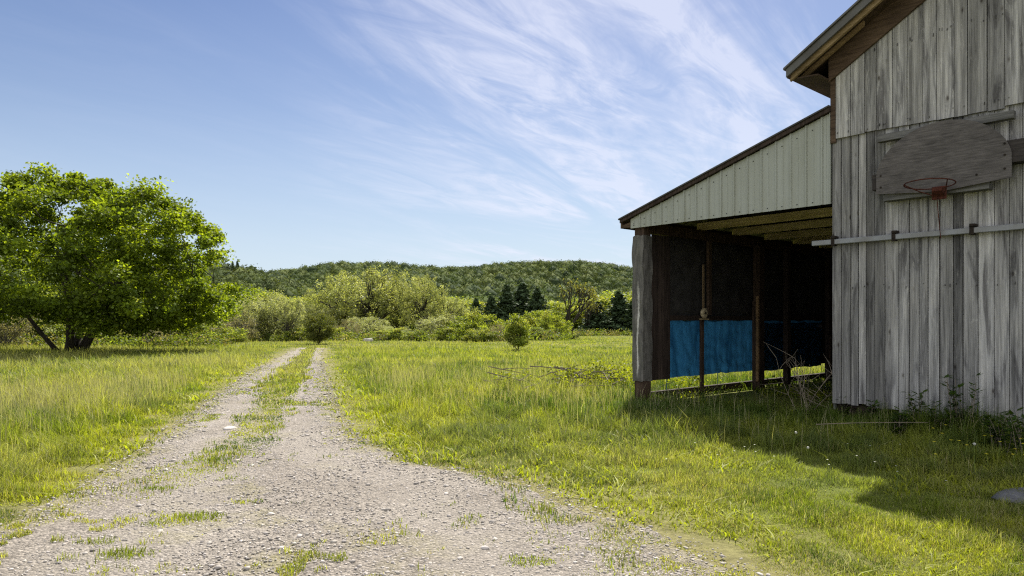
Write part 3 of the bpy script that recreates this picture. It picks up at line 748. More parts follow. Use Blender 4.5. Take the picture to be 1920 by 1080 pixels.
ROWS = [
 # kind, px, depth, top, width, variant, label, group
 ('grey', 8, 44, 536, 120, 0, 'pale grey-green twiggy shrub at the left picture edge beside the maple', G1),
 ('bush', -60, 47, 545, 130, 0, 'dark bush half outside the left picture edge behind the maple', G1),
 ('bush', 95, 52, 590, 110, 1, 'dark shrub seen between the maple stems', G1),
 ('bush', 215, 52, 585, 120, 0, 'shadowed bush just right of the maple stems', G1),
 ('grey', 275, 50, 602, 90, 0, 'low greyish scrub under the right side of the maple crown', G1),
 ('bush', 330, 53, 590, 120, 1, 'green bush under the right half of the maple crown', G1),
 ('brightbush', 395, 55, 598, 100, 0, 'bright green bush at the right foot of the maple crown', G1),
 ('light', 250, 95, 545, 190, 0, 'light green tree hidden behind the maple crown', G2),
 ('light', 40, 90, 530, 190, 1, 'tall light green tree behind the left half of the maple', G2),
 ('grey', 437, 62, 578, 90, 1, 'greyish twiggy bush at the left end of the willow clump', G1),
 ('willow', 462, 66, 556, 95, 0, 'grey-green willow bush, left one of the willow clump', G1),
 ('willow', 500, 69, 544, 100, 1, 'grey-green willow bush, tallest of the clump left of the track', G1),
 ('willow', 540, 67, 553, 80, 0, 'grey-green willow bush nearest the round shrub at the end of the track', G1),
 ('brightbush', 560, 66, 612, 50, 1, 'small bright bush left of the round shrub', G1),
 ('bush', 445, 60, 622, 40, 0, 'small dark low bush in front of the willow clump', G1),
 ('light', 445, 118, 548, 120, 1, 'light green tree on the slope above the willow clump, left', G2),
 ('light', 490, 125, 540, 110, 0, 'light green tree on the slope above the willow clump, middle', G2),
 ('light', 560, 130, 552, 110, 1, 'light green tree on the slope behind the round shrub', G2),
 ('brightbush', 634, 68, 612, 52, 0, 'low bright bush right of the round shrub at the end of the track', G1),
 ('spread', 640, 104, 515, 130, 0, 'spreading olive-green tree, left one of the pair right of the track', G2),
 ('spread', 697, 98, 497, 165, 1, 'tallest spreading olive-green tree right of the track end', G2),
 ('spread', 748, 103, 512, 110, 0, 'olive-green spreading tree between the tallest one and the thin tree', G2),
 ('spread', 790, 94, 514, 95, 2, 'thin olive tree with a visible dark trunk in the middle of the valley', G2),
 ('spread', 835, 104, 552, 110, 1, 'lower olive-green tree right of the thin tree', G2),
 ('willow', 600, 100, 568, 95, 1, 'pale willow tree behind the round shrub', G1),
 ('grey', 652, 72, 598, 60, 0, 'pale twiggy bush under the spreading trees', G1),
 ('willow', 690, 76, 590, 80, 0, 'grey-green bush below the tallest spreading tree', G1),
 ('brightbush', 712, 68, 618, 50, 1, 'low bright bush beside the pale rock', G1),
 ('brightbush', 752, 69, 612, 70, 0, 'low bright bush between the rock and the thin tree', G1),
 ('bush', 787, 66, 618, 42, 1, 'small dark green bush below the thin tree', G1),
 ('willow', 822, 74, 588, 90, 1, 'olive willow bush right of the thin tree', G1),
 ('brightbush', 842, 68, 612, 60, 1, 'low yellow-green bush left of the big bush group', G1),
 ('bush', 872, 70, 590, 85, 1, 'green bush, left one of the big bush group', G1),
 ('brightbush', 907, 68, 580, 90, 0, 'large yellow-green bush in the middle of the big bush group', G1),
 ('grey', 940, 64, 604, 62, 1, 'greyish bush left of the small tree in the meadow', G1),
 ('bush', 896, 62, 610, 60, 0, 'dark low bush in front of the big bush group', G1),
 ('brightbush', 1012, 78, 577, 95, 1, 'bright yellow-green bush left of the bare tree', G1),
 ('brightbush', 1036, 74, 582, 60, 0, 'rounded yellow-green bush touching the bare tree', G1),
 ('bush', 1005, 70, 612, 70, 1, 'low bush right of the small tree in the meadow', G1),
 ('light', 860, 140, 556, 130, 0, 'bright green tree behind the big bush group, left', G2),
 ('light', 925, 145, 560, 110, 1, 'bright green tree in front of the dark conifers', G2),
 ('light', 800, 150, 560, 140, 0, 'bright green tree far behind the thin tree', G2),
 ('conifer', 893, 128, 560, 40, 0, 'small dark conifer, leftmost of the conifers behind the bush group', G3),
 ('conifer', 921, 136, 554, 44, 1, 'dark conifer, second from the left behind the bush group', G3),
 ('conifer', 950, 138, 534, 56, 0, 'tall dark conifer, left one of the tallest pair behind the bush group', G3),
 ('conifer', 980, 142, 530, 60, 1, 'tallest dark conifer behind the bush group', G3),
 ('conifer', 1008, 138, 541, 58, 0, 'dark conifer right of the tallest one and left of the bare tree', G3),
 ('light', 1035, 150, 560, 90, 1, 'green tree far behind the bare tree', G2),
 ('bare', 1066, 80, 520, 60, 0, 'nearly bare grey tree with three upright stems in the meadow', G2),
 ('bush', 1052, 77, 622, 60, 0, 'low bush around the foot of the bare tree', G1),
 ('bare', 1100, 106, 560, 46, 1, 'small thin bare tree left of the dark right-hand conifers', G2),
 ('light', 1098, 150, 553, 100, 1, 'pale yellow-green tree right of the bare tree', G2),
 ('light', 1146, 152, 545, 110, 0, 'pale yellow-green tree behind the right-hand conifers', G2),
 ('light', 1195, 150, 541, 110, 1, 'pale yellow-green tree beside the shed corner post', G2),
 ('conifer', 1122, 106, 566, 52, 0, 'dark conifer, left one of the group near the shed post', G3),
 ('conifer', 1160, 108, 547, 62, 1, 'broad dark conifer, tallest of the group near the shed post', G3),
 ('conifer', 1192, 106, 553, 56, 0, 'dark conifer partly hidden by the shed corner post', G3),
 ('bush', 1240, 106, 590, 120, 1, 'bush behind the shed seen past its blue tarpaulin', G1),
 # near side ridge, far left
 ('conifer', 436, 292, 491, 14, 1, 'pointed conifer on the left skyline, nearest the maple', G3),
 ('conifer', 445, 296, 490, 16, 0, 'tallest pointed conifer on the left skyline', G3),
 ('conifer', 456, 296, 503, 14, 1, 'short pointed conifer in the middle of the left skyline', G3),
 ('conifer', 478, 294, 501, 16, 0, 'pointed conifer standing apart on the left skyline', G3),
 ('conifer', 489, 292, 506, 13, 1, 'last short conifer at the right end of the left skyline', G3),
 ('conifer', 424, 298, 500, 15, 0, 'conifer on the skyline partly behind the maple leaves', G3),
]
for kind, px, Y, yt, wd, var, lab, grp in ROWS: plant(kind, px, Y, yt, lab, grp, wd, var)

# the round shrub at the end of the track and the small tree in the meadow: shapes of their own
def special(name, label, seed, px, py, ytop, wpx, color, alt, K, per, size, **k):
    X, Y = ground_at(px, py); Z = float(gz(X, Y)); s = Y / F
    t = broad_tree(name, label, seed, (HZ - ytop) * s + CAMZ - Z, wpx / 2 * s, color, alt, K, per, size, **k)
    t.location = (X, Y, Z); return t
special('round_shrub', 'dense dark green round shrub standing at the far end of the track', 301, 597, 646, 584, 56, (0.085, 0.105, 0.028), (0.150, 0.165, 0.036), 80, 110, 0.10, zlow=0.04, zmid=0.45, trunk_h=0.3, shell=0.3, rad=(0.10, 0.17))
special('small_tree', 'small bushy tree standing by itself in the meadow in front of the bush group', 305, 971, 658, 590, 48, BRIGHT, BRIGHT2, 50, 80, 0.13, zlow=0.10, zmid=0.52, trunk_h=0.4, shell=0.3, rad=(0.10, 0.17))

# ------------------------------------------------------------------ far woods on the hills (each reads as one mass)
def woods(name, label, seed, n, rr, y0, y1, size, per, leaf, cols):
    rng = np.random.default_rng(seed)
    Y = np.sqrt(rng.uniform(y0 ** 2, y1 ** 2, n)); r = rng.uniform(*rr, n); X = r * Y; Z = gz(X, Y)
    if name == 'valley_woods':
        k = np.abs(X / Y + .02) < 9; X, Y, Z = X[k], Y[k], Z[k]
    if name == 'hillside_woods':
        k = Z > 1.5 + rng.random(n) * 2
        X, Y, Z = X[k], Y[k], Z[k]
    n = len(X); S = size * rng.uniform(0.55, 1.6, n) * (0.75 + 0.6 * vnoise(X, Y, 60, 9, 2))
    d = rng.normal(size=(n, per, 3)); d /= np.linalg.norm(d, axis=2, keepdims=True)
    d[..., 2] = np.abs(d[..., 2]) * 1.0 - 0.25
    lump = 1 + 0.22 * np.sin(d[..., 0] * 5 + rng.uniform(0, 6, (n, 1))) * np.sin(d[..., 1] * 5 + rng.uniform(0, 6, (n, 1)))
    P = d * lump[..., None] * S[:, None, None] * np.array([1, 1, 1.15]) + np.stack([X, Y, Z + S * 1.05], -1)[:, None, :]
    V, T = leaf_np(P.reshape(-1, 3), rng, leaf, 0.5, 0.45, 0.1, d.reshape(-1, 3), 0.7)
    pick = rng.random(n); base = np.where((pick < .5)[:, None], cols[0], np.where((pick < .8)[:, None], cols[1], cols[2]))
    c = np.repeat(base * rng.normal(1, .26, (n, 1)).clip(.5, 1.7), per, 0) * rng.normal(1, .15, (n * per, 1)).clip(.6, 1.5)
    # inner mass of each crown
    Vi = ICO_V[None] * S[:, None, None] * 0.82 * np.array([1, 1, 1.25]) + np.stack([X, Y, Z + S * 0.85], -1)[:, None, :]
    Ti = ICO_F[None] + (np.arange(n) * len(ICO_V))[:, None, None] + len(V)
    o = link(name, mesh_np(name, np.concatenate([V, Vi.reshape(-1, 3)]), np.concatenate([T, Ti.reshape(-1, 3)]), np.concatenate([np.repeat(c, 4, 0), np.repeat(base * .8, len(ICO_V), 0)])), M['far_leaf'])
    tag(o, label, 'woods', kind='stuff'); print(name, n)
woods('hill_woods', 'broadleaf forest covering the long far hill behind the valley', 401, 7200, (-0.80, 0.30), 255, 745, 3.5, 100, 0.95, [np.array(c) for c in ((0.086, 0.118, 0.040), (0.130, 0.160, 0.052), (0.052, 0.078, 0.034))])
woods('hillside_woods', 'darker forest on the nearer slope behind the maple and willows', 402, 1500, (-0.85, -0.08), 125, 325, 3.2, 260, 0.62, [np.array(c) for c in ((0.074, 0.100, 0.036), (0.110, 0.138, 0.046), (0.046, 0.066, 0.032))])

woods('valley_woods', 'mixed green trees filling the flat valley floor in front of the hill', 403, 620, (-0.14, 0.30), 158, 262, 3.0, 260, 0.55, [np.array(c) for c in ((0.090, 0.130, 0.036), (0.130, 0.170, 0.046), (0.060, 0.090, 0.030))])
# rank growth along the foot of the tree line
def undergrowth():
    rng = np.random.default_rng(31); n = 620
    px = rng.uniform(-100, 1230, n); Y = rng.uniform(62, 100, n)
    Y = np.where((px > 1075), rng.uniform(96, 112, n), Y); Y = np.where(px < 420, rng.uniform(46, 60, n), Y)
    X = (px - 960) / F * Y; C = np.stack([X, Y, gz(X, Y) + 0.35], -1)
    me = clumps_to_mesh('undergrowth', C, rng.uniform(0.4, 1.2, n), 90, rng, 0.15, MIDG, 0.7, 0.6, 0.25, 0.2, GREYB, 0.4)
    tag(link('undergrowth', me, M['leaf']), 'rank green weeds along the foot of the trees and bushes', 'undergrowth', kind='stuff')
undergrowth()

# ------------------------------------------------------------------ the barn
def W(u, v, z=0):
    return (P0[0] + DU[0] * u + DV[0] * v, P0[1] + DU[1] * u + DV[1] * v, z)
random.seed(12)
TAN_R = 0.60; EAVE = 5.14; WID = 8.6; LEN = 14.0
barn = thing('barn', 'weathered grey barn with vertical board siding and a deep roof overhang', 'barn', W(0, 0), BROT)
def rake(u): return EAVE + TAN_R * min(u, WID - u)
def boards(mb, u0, u1, zb, zt, y, wmin, wmax, th=0.025, jag=0.02, tone=(0.48, 1.15)):
    u = u0
    while u < u1 - 0.02:
        w = min(random.uniform(wmin, wmax), u1 - u)
        if u1 - u - w < 0.05: w = u1 - u
        gap = random.uniform(0.004, 0.016); o = random.uniform(0, 0.010); tl = random.uniform(-.003, .003)
        a, b = u + gap / 2, u + w - gap / 2
        z0 = zb + random.uniform(-jag, jag) if not callable(zb) else zb(u) + random.uniform(-jag, jag)
        za, zc = (zt(a), zt(b)) if callable(zt) else (zt, zt)
        c = (random.uniform(*tone), random.random(), random.random())
        yf = y - th - o
        mb.hexa([(a, yf + tl, z0), (b, yf - tl, z0), (b, y, z0), (a, y, z0), (a, yf + tl, za), (b, yf - tl, zc), (b, y, zc), (a, y, za)], c)
        u += w
SEAM = 4.26
mb = MB()
boards(mb, 0.0, 0.27, lambda u: 0.36, SEAM + 0.02, 0.0, 0.12, 0.15, tone=(0.55, 0.72))
boards(mb, 0.27, WID, lambda u: 0.36 - 0.06 * min(u, 3), SEAM + 0.02, 0.0, 0.105, 0.185, jag=0.03)
mbl = mb; mb = MB(); mbg = mb; boards(mb, 0.07, WID, lambda u: SEAM, lambda u: rake(u) + 0.1, -0.04, 0.13, 0.22, tone=(0.66, 1.12));
# nail heads left as dark marks along the rows
for zr, ys, u0, mb in ((SEAM + 0.09, -0.083, 0.1, mbg), (2.06, -0.040, 0.3, mbl), (5.45, -0.083, 0.62, mbg)):
    u = u0
    while u < 3.2:
        z = zr + random.uniform(-.03, .03); L_ = random.uniform(.008, .045)
        mb.box((u - .0028, ys, z - L_), (u + .0028, ys + .02, z), (random.uniform(.08, .3), .5, .5)); u += random.choice((.035, .06, .11, .17, .24)) * random.uniform(.7, 1.3)
mbl.build('lower_siding', M['siding'], barn); mbg.build('gable_siding', M['siding'], barn)
mb = MB(); mb.box((-0.015, -0.062, SEAM - .05), (0.066, -0.002, EAVE + .02)); mb.build('corner_board', M['brown'], barn, bevel=0.004)
mb = MB(); boards_u = 0.03
# left wall (also the inner wall of the shed), right and rear walls
v = 0.01
while v < LEN:
    w = random.uniform(.13, .22); c = (random.uniform(.5, .8), random.random(), random.random())
    mb.box((0.0, v, 0.25), (0.03, v + w - .004, EAVE + .1), c); v += w
mb.build('side_wall', M['siding'], barn); mb = MB(); v = 0.01
while v < LEN:
    w = random.uniform(.13, .22); c = (random.uniform(.6, .9), random.random(), random.random())
    mb.box((WID - .03, v, 0.1), (WID, v + w - .004, EAVE + .1), c); v += w
mb.build('side_wall', M['siding'], barn)
mb = MB(); mb.prism([(0.03, .1), (WID - .03, .1), (WID - .03, EAVE), (WID / 2, rake(WID / 2)), (0.03, EAVE)], LEN - .03, LEN, (.8, .3, .5)); mb.build('rear_wall', M['siding'], barn)
mb = MB(); mb.prism([(0.04, .36), (WID - .04, .36), (WID - .04, EAVE - .05), (WID / 2, rake(WID / 2) - .05), (0.04, EAVE - .05)], .03, .05, (.3, .3, .3)); mb.build('gap_shade_sheet', M['darkwood'], barn)  # dark sheet added behind the boards, standing in for shade in the gaps
mb = MB(); mb.box((0.04, 0.06, 0.12), (WID - .04, 0.16, 0.34)); mb.build('sill_beam', M['darkwood'], barn)
# roof with a deep verge
OV, OE, RB = 0.58, 0.43, 0.37          # front overhang, eave overhang, roof underside above the siding top
def roof_line(u): return EAVE + RB + TAN_R * u
mb = MB()
for side in (0, 1):
    pr = [(-OE - 0.03, roof_line(-OE - 0.03) + 0.055), (WID / 2, roof_line(WID / 2) + 0.055), (WID / 2, roof_line(WID / 2) + 0.085), (-OE - 0.03, roof_line(-OE - 0.03) + 0.085)]
    if side: pr = [(WID - p[0], p[1]) for p in pr][::-1]
    mb.prism(pr, -OV - 0.05, LEN + .4)
roof = mb.build('roof', M['roofmetal'], barn)
mb = MB()          # sheathing under the metal
for side in (0, 1):
    pr = [(-OE, roof_line(-OE)), (WID / 2, roof_line(WID / 2)), (WID / 2, roof_line(WID / 2) + 0.05), (-OE, roof_line(-OE) + 0.05)]
    if side: pr = [(WID - p[0], p[1]) for p in pr][::-1]
    mb.prism(pr, -OV + 0.02, LEN + .3)
mb.build('sheathing', M['darkwood'], roof)
def slope_board(mb, v0, v1, u0, u1, dz0, dz1, col=(1, 1, 1)):
    """board following the left roof slope: heights dz measured from the roof underside"""
    mb.prism([(u0, roof_line(u0) + dz0), (u1, roof_line(u1) + dz0), (u1, roof_line(u1) + dz1), (u0, roof_line(u0) + dz1)], v0, v1, col)
mb = MB(); slope_board(mb, -OV - 0.02, -OV + 0.018, -OE, WID / 2, -0.07, 0.052); mb.build('barge_board', M['roofmetal'], barn)
mb = MB(); slope_board(mb, -OV + 0.06, -OV + 0.11, -OE + .02, WID / 2, -0.13, -0.002, (.55, .48, .42)); mb.build('fly_rafter', M['tan'], barn, bevel=.003)
mb = MB()
for i, (a, b, dz) in enumerate(((.13, .27, -.030), (.275, .38, -.024), (.385, .49, -.034))):
    slope_board(mb, -OV + a, -OV + b, -OE + 0.03 + .1 * (i % 2), WID / 2, dz, dz + .022, (1 - .12 * i, 1 - .12 * i, 1 - .12 * i))
mb.build('soffit_boards', M['brown'], barn)
mb = MB(); slope_board(mb, -0.115, -0.072, -0.02, WID / 2, -RB - 0.01, -0.002); mb.build('frieze_board', M['brown'], barn, bevel=.004)
mb = MB(); slope_board(mb, -OV + .30, -OV + .35, -OE + .05, 0.55, -.10, -.035, (.5, .42, .36)); mb.build('lookout_block', M['tan'], barn)
mb = MB(); mb.box((-OE - .005, -OV + .02, roof_line(-OE) - .075), (-OE + .035, LEN, roof_line(-OE) + .048)); mb.build('eave_board', M['redbrown'], barn)
mb = MB(); mb.prism([(-OE + .04, roof_line(-OE) - .06), (-.01, EAVE + .02), (-.01, EAVE + .0), (-OE + .04, roof_line(-OE) - .08)], -OV + .12, LEN, (.7, .7, .7)); mb.build('eave_soffit', M['brown'], barn)

# door track rail across the wall
ZR = 2.735
rail = thing('door_track', 'grey steel sliding-door rail bracketed across the barn wall', 'rail', W(-0.27, -0.09, ZR), BROT)
off = (-0.27, -0.09, ZR)
mb = MB(); mb.box((-0.27, -0.125, ZR - .038), (6.2, -0.065, ZR + .038)); mb.build('rail', M['rail'], rail, off, bevel=.008)
for ub in (0.05, 0.89, 1.83, 2.75, 3.7, 4.7):
    mb = MB(); mb.box((ub - .025, -0.135, ZR - .055), (ub + .025, -0.04, ZR + .075)); mb.box((ub - .022, -0.150, ZR + .05), (ub + .045, -0.03, ZR + .085)); mb.build('bracket', M['iron'], rail, off, bevel=.004)

# basketball backboard and hoop
UB, VB = 1.50, -0.24
bb = thing('basketball_backboard', 'weathered grey fan-shaped plywood basketball backboard fixed high on the barn wall', 'backboard', W(UB, VB, 3.2), BROT)
off = (UB, VB, 3.2)
out = []
hw = 0.79
arc = [(-hw, 3.335), (0.0, 3.262), (hw, 3.335), (hw, 3.62)]
for k in range(1, 30):
    xx = hw * math.cos(k / 30 * math.pi)
    out.append((xx, 3.53 + 0.655 * max(0, 1 - abs(xx / .80) ** 2.0) ** 0.52 + .02 * xx))
poly = [(UB + p[0], p[1]) for p in arc + out + [(-hw, 3.57)]]
mb = MB(); mb.prism(poly, VB - .012, VB + .012); mb.build('board', M['plywood'], bb, off)
for (ua, ub_, za, zb, va, vb) in ((.70, 2.30, 4.07, 4.17, -.20, -.09), (.78, 2.04, 3.235, 3.32, -.20, -.03)):
    mb = MB(); mb.box((ua, va, za), (ub_, vb, zb)); mb.build('mounting_plank', M['greyplank'], bb, off, bevel=.004)
for (ua, ub_, za, zb) in ((UB - hw - .07, UB - hw + .10, 3.40, 3.62), (UB + hw - .06, UB + hw + .3, 3.52, 3.80)):
    mb = MB(); mb.box((ua, -.215, za), (ub_, -.03, zb), (.45, .43, .42)); mb.build('mounting_block', M['plywood'], bb, off, bevel=.004)
mb = MB()
for (q, z) in ((-hw + .06, 3.42), (-hw + .06, 3.58), (hw - .07, 3.45), (hw - .07, 3.62), (hw - .07, 3.76), (.42, 3.42)):
    mb = MB(); mb.tube([(UB + q, VB - .022, z), (UB + q, VB - .010, z)], [.012, .014], 8); mb.build('bolt', M['iron'], bb, off)
# hoop: bent ring, two braces, plate and hanging rod
ho = thing('basketball_hoop', 'rusty bare basketball rim without a net on the plywood backboard', 'hoop', W(UB, VB, 3.3), BROT)
off = (UB, VB, 3.3)
RR = 0.285; cy = VB - .10 - RR
mb = MB(); mb.tube([(UB + RR * math.cos(a), cy + RR * math.sin(a), 3.315 - .02 * math.sin(a)) for a in np.linspace(0, 2 * math.pi, 33)], [.008] * 33, 8, cap=False); mb.build('rim', M['rust'], ho, off, smooth=True)
mb = MB()
for sg in (-1, 1):
    mb.tube([(UB + sg * .05, VB - .03, 3.21), (UB + sg * .15, cy + .12, 3.25), (UB + sg * RR * .86, cy - .14, 3.315)], [.007] * 3, 6)
mb.build('brace', M['rust'], ho, off)
mb = MB(); mb.box((UB - .085, VB - .033, 3.16), (UB + .085, VB - .014, 3.33)); mb.hexa([(UB - .06, VB - .12, 3.26), (UB + .06, VB - .12, 3.26), (UB + .075, VB - .033, 3.19), (UB - .075, VB - .033, 3.19), (UB - .06, VB - .12, 3.30), (UB + .06, VB - .12, 3.30), (UB + .075, VB - .033, 3.31), (UB - .075, VB - .033, 3.31)]); mb.build('rim_plate', M['rust'], ho, off, bevel=.003)
mb = MB(); mb.tube([(UB - .02, VB - .05, 3.2), (UB - .02, VB - .0, 3.0), (UB - .02, -.14, 2.66)], [.005] * 3, 6); mb.build('hanging_rod', M['rust'], ho, off)

# ------------------------------------------------------------------ the lean-to shed
SW, SL = 3.77, 9.2
shed = thing('lean_to_shed', 'open-fronted lean-to shed with pale metal gable and dark interior against the barn', 'shed', W(-SW, 0), BROT)
off = (-SW, 0, 0)
ZB = 3.315
def sroof(u): return 4.64 + (u + 0.02) * 0.312       # roof underside
# ribbed metal gable panel
mb = MB(); u = -SW - 0.03; k = 0
while u < -0.015:
    w = min(0.245, -0.012 - u)
    for (a, b, y) in ((u, u + w * .40, -.045), (u + w * .40, u + w * .43, -.049), (u + w * .43, u + w * .86, -.045), (u + w * .86, u + w * .90, -.063), (u + w * .90, u + w * .96, -.068), (u + w * .96, u + w, -.055)):
        mb.hexa([(a, y, ZB), (b, y, ZB), (b, -.03, ZB), (a, -.03, ZB), (a, y, sroof(a) + .03), (b, y, sroof(b) + .03), (b, -.03, sroof(b) + .03), (a, -.03, sroof(a) + .03)])
    u += w
u = -SW + .05
while u < -0.05:
    for z in (ZB + .05, sroof(u) - .09): mb.tube([(u, -.054, z), (u, -.044, z)], [.009, .009], 6, (.1, .1, .1))
    u += .245
mb.build('gable_panel', M['panel'], shed, off)
# roof sheet with a thick edge trim
def sheet(u0, u1, z0, z1, v0, v1, c=(1, 1, 1)):
    mb.prism([(u0, sroof(u0) + z0), (u1, sroof(u1) + z0), (u1, sroof(u1) + z1), (u0, sroof(u0) + z1)], v0, v1, c)
mb = MB(); sheet(-SW - .26, -0.005, .10, .125, -.14, SL + .2)
rf = mb.build('roof', M['roofdark'], shed, off)
mb = MB(); sheet(-SW - .24, -0.005, 0.035, .098, -.115, -.072); mb.build('verge_trim', M['darkwood'], rf, off)
mb = MB()
for i in range(6):
    uu = -SW - .18 + i * .76; sheet(uu, uu + .09, .04, .098, -.06, SL, (.8, .8, .8))
mb.build('purlin', M['darkwood'], rf, off)
mb = MB()
for i in range(18):      # ribs of the roof metal seen from below
    vv = .2 + i * .5; sheet(-SW - .25, -.05, .086, .0985, vv, vv + .03)
mb.build('roof_rib', M['roofdark'], rf, off)
mb = MB(); mb.box((-SW - .27, -.05, sroof(-SW - .27) - .05), (-SW - .235, SL, sroof(-SW - .27) + .09)); mb.build('eave_board', M['brown'], shed, off)
mb = MB(); mb.prism([(-SW - .234, sroof(-SW - .234) - .045), (-SW - .04, sroof(-SW - .04) - .12), (-SW - .04, sroof(-SW - .04) - .02), (-SW - .234, sroof(-SW - .234) - .005)], -.04, -.005); mb.build('eave_block', M['brown'], shed, off)
# timber frame
mb = MB(); mb.box((-SW + .015, .015, 0.02), (-SW + .235, .235, ZB + .04)); mb.build('corner_post', M['redbrown'], shed, off, bevel=.008)
def wrap_mesh():
    mb = MB(); rows = 40; prof = [(-.012, .30), (-.014, .12), (-.012, -.012), (.06, -.020), (.13, -.016), (.20, -.020), (.242, -.012), (.246, .12), (.246, .26)]
    b = []
    for i in range(rows + 1):
        z = .43 + (3.17 - .43) * i / rows
        b.append([(-SW + p[0] + .008 * math.sin(z * 9 + k * 2.1) + random.uniform(-.003, .003), p[1] + .010 * math.sin(z * 7.3 + k * 1.7) - .004, z + (.012 * math.sin(k * 2.2) if i in (0, rows) else 0)) for k, p in enumerate(prof)])
    vs = [p for r_ in b for p in r_]; n = len(prof)
    mb.add(vs, [(i * n + k, i * n + k + 1, (i + 1) * n + k + 1, (i + 1) * n + k) for i in range(rows) for k in range(n - 1)])
    o = mb.build('post_wrapping', M['wrap'], shed, off)
    s = o.modifiers.new('t', 'SOLIDIFY'); s.thickness = .004
wrap_mesh()
mb = MB(); mb.box((-SW + .04, .24, ZB - .08), (-SW + .18, SL, ZB + .12)); mb.build('header_beam', M['redbrown'], shed, off, bevel=.006)
mb = MB(); mb.box((-SW + .01, -.026, ZB + .01), (-.06, .012, ZB + .15)); mb.build('front_header', M['brown'], shed, off)
for i, vj in enumerate((2.05, 3.40, 4.80, 6.2, 7.6)):
    mb = MB(); mb.box((-SW + .03, vj, 3.44), (-.01, vj + .05, 3.60)); mb.build('tie_joist', M['tan'], shed, off, bevel=.003)
    mb = MB(); mb.prism([(-SW - .18, sroof(-SW - .18) - .09), (-.01, sroof(-.01) - .09), (-.01, sroof(-.01) + .035), (-SW - .18, sroof(-SW - .18) + .035)], vj + .055, vj + .105, (.6, .6, .6)); mb.build('rafter', M['darkwood'], shed, off)
# side wall: boards by the post, black sheeting above, girt, sill, studs, posts
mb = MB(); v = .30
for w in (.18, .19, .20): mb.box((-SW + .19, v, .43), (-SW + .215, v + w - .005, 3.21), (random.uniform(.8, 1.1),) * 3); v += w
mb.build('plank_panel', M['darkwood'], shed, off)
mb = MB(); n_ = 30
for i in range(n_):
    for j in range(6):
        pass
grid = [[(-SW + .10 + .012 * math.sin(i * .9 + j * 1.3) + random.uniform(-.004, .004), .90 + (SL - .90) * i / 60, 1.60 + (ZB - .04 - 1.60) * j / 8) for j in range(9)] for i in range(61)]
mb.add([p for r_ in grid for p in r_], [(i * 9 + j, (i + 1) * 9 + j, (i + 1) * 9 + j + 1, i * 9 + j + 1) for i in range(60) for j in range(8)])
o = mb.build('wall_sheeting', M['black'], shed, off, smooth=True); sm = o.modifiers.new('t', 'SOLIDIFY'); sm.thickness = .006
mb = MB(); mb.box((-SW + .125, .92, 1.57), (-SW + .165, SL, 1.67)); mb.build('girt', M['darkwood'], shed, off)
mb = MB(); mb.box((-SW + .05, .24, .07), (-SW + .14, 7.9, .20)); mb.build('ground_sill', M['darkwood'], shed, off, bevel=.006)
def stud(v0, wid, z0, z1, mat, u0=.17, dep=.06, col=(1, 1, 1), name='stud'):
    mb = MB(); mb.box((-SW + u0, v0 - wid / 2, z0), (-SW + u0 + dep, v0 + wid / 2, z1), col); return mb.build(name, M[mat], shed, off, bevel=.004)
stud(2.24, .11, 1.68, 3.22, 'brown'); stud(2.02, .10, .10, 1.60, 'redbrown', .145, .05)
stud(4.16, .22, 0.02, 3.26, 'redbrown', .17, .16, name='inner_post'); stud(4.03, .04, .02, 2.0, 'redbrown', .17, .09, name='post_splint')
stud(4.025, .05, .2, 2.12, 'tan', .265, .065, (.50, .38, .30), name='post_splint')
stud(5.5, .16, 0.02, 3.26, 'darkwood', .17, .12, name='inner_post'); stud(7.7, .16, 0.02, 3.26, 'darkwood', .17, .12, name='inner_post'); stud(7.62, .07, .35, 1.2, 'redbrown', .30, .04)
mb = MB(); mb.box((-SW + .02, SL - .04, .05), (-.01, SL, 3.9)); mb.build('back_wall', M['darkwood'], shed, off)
mb = MB(); mb.box((-SW + .03, 4.3, .44), (-SW + .06, 8.0, 1.62)); mb.build('sun_blocking_board', M['darkwood'], shed, off)  # added behind the second tarpaulin, unseen, to block the sun from outside
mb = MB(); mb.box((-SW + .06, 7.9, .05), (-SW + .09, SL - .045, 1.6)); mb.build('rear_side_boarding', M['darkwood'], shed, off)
# tarpaulin sheets hung along the side wall
def tarp(v0, v1, ztop, zbot, label, ragged, mat='tarp'):
    t = thing('tarpaulin', label, 'tarpaulin', W(-SW, v0, 1.6), BROT, 'blue tarpaulins hung on the shed side')
    nu, nz = int((v1 - v0) / .045), 26; g_ = []
    for i in range(nu + 1):
        vv = v0 + (v1 - v0) * i / nu
        zb = zbot + ragged * (vnoise(np.array([vv]), np.array([3.0]), .28, 5, 2)[0] - .5) * 2
        row = []
        for j in range(nz + 1):
            f = j / nz
            row.append((-SW + .112 + .09 * (.25 + .75 * f) * (vnoise(np.array([vv]), np.array([f * .5 + v0]), .33, 15, 3)[0] - .5) + .07 * (vnoise(np.array([vv + f * .35]), np.array([f * 1.4]), .15, 25, 2)[0] - .5) * (.3 + .7 * f) + random.uniform(-.002, .002), vv + .03 * f * math.sin(vv * 3), ztop + (zb - ztop) * f))
        g_.append(row)
    n = nz + 1; mb = MB()
    mb.add([p for r_ in g_ for p in r_], [(i * n + j, i * n + j + 1, (i + 1) * n + j + 1, (i + 1) * n + j) for i in range(nu) for j in range(nz)])
    o = mb.build('sheet', M[mat], t, (-SW, v0, 1.6), smooth=True)
    for vv in ((v0 + .03), (v0 + (v1 - v0) * .55), v1 - .06):
        mb = MB(); mb.tube([(-SW + .11, vv, zbot + .03), (-SW + .115, vv + .01, zbot - .12), (-SW + .10, vv, .15)], [.006] * 3, 5, (1, 1, 1)); mb.build('tie_cord', M['tarp'], t, (-SW, v0, 1.6))
tarp(.86, 4.20, 1.60, .44, 'bright blue tarpaulin hung between the corner post and the inner post of the shed', .03)
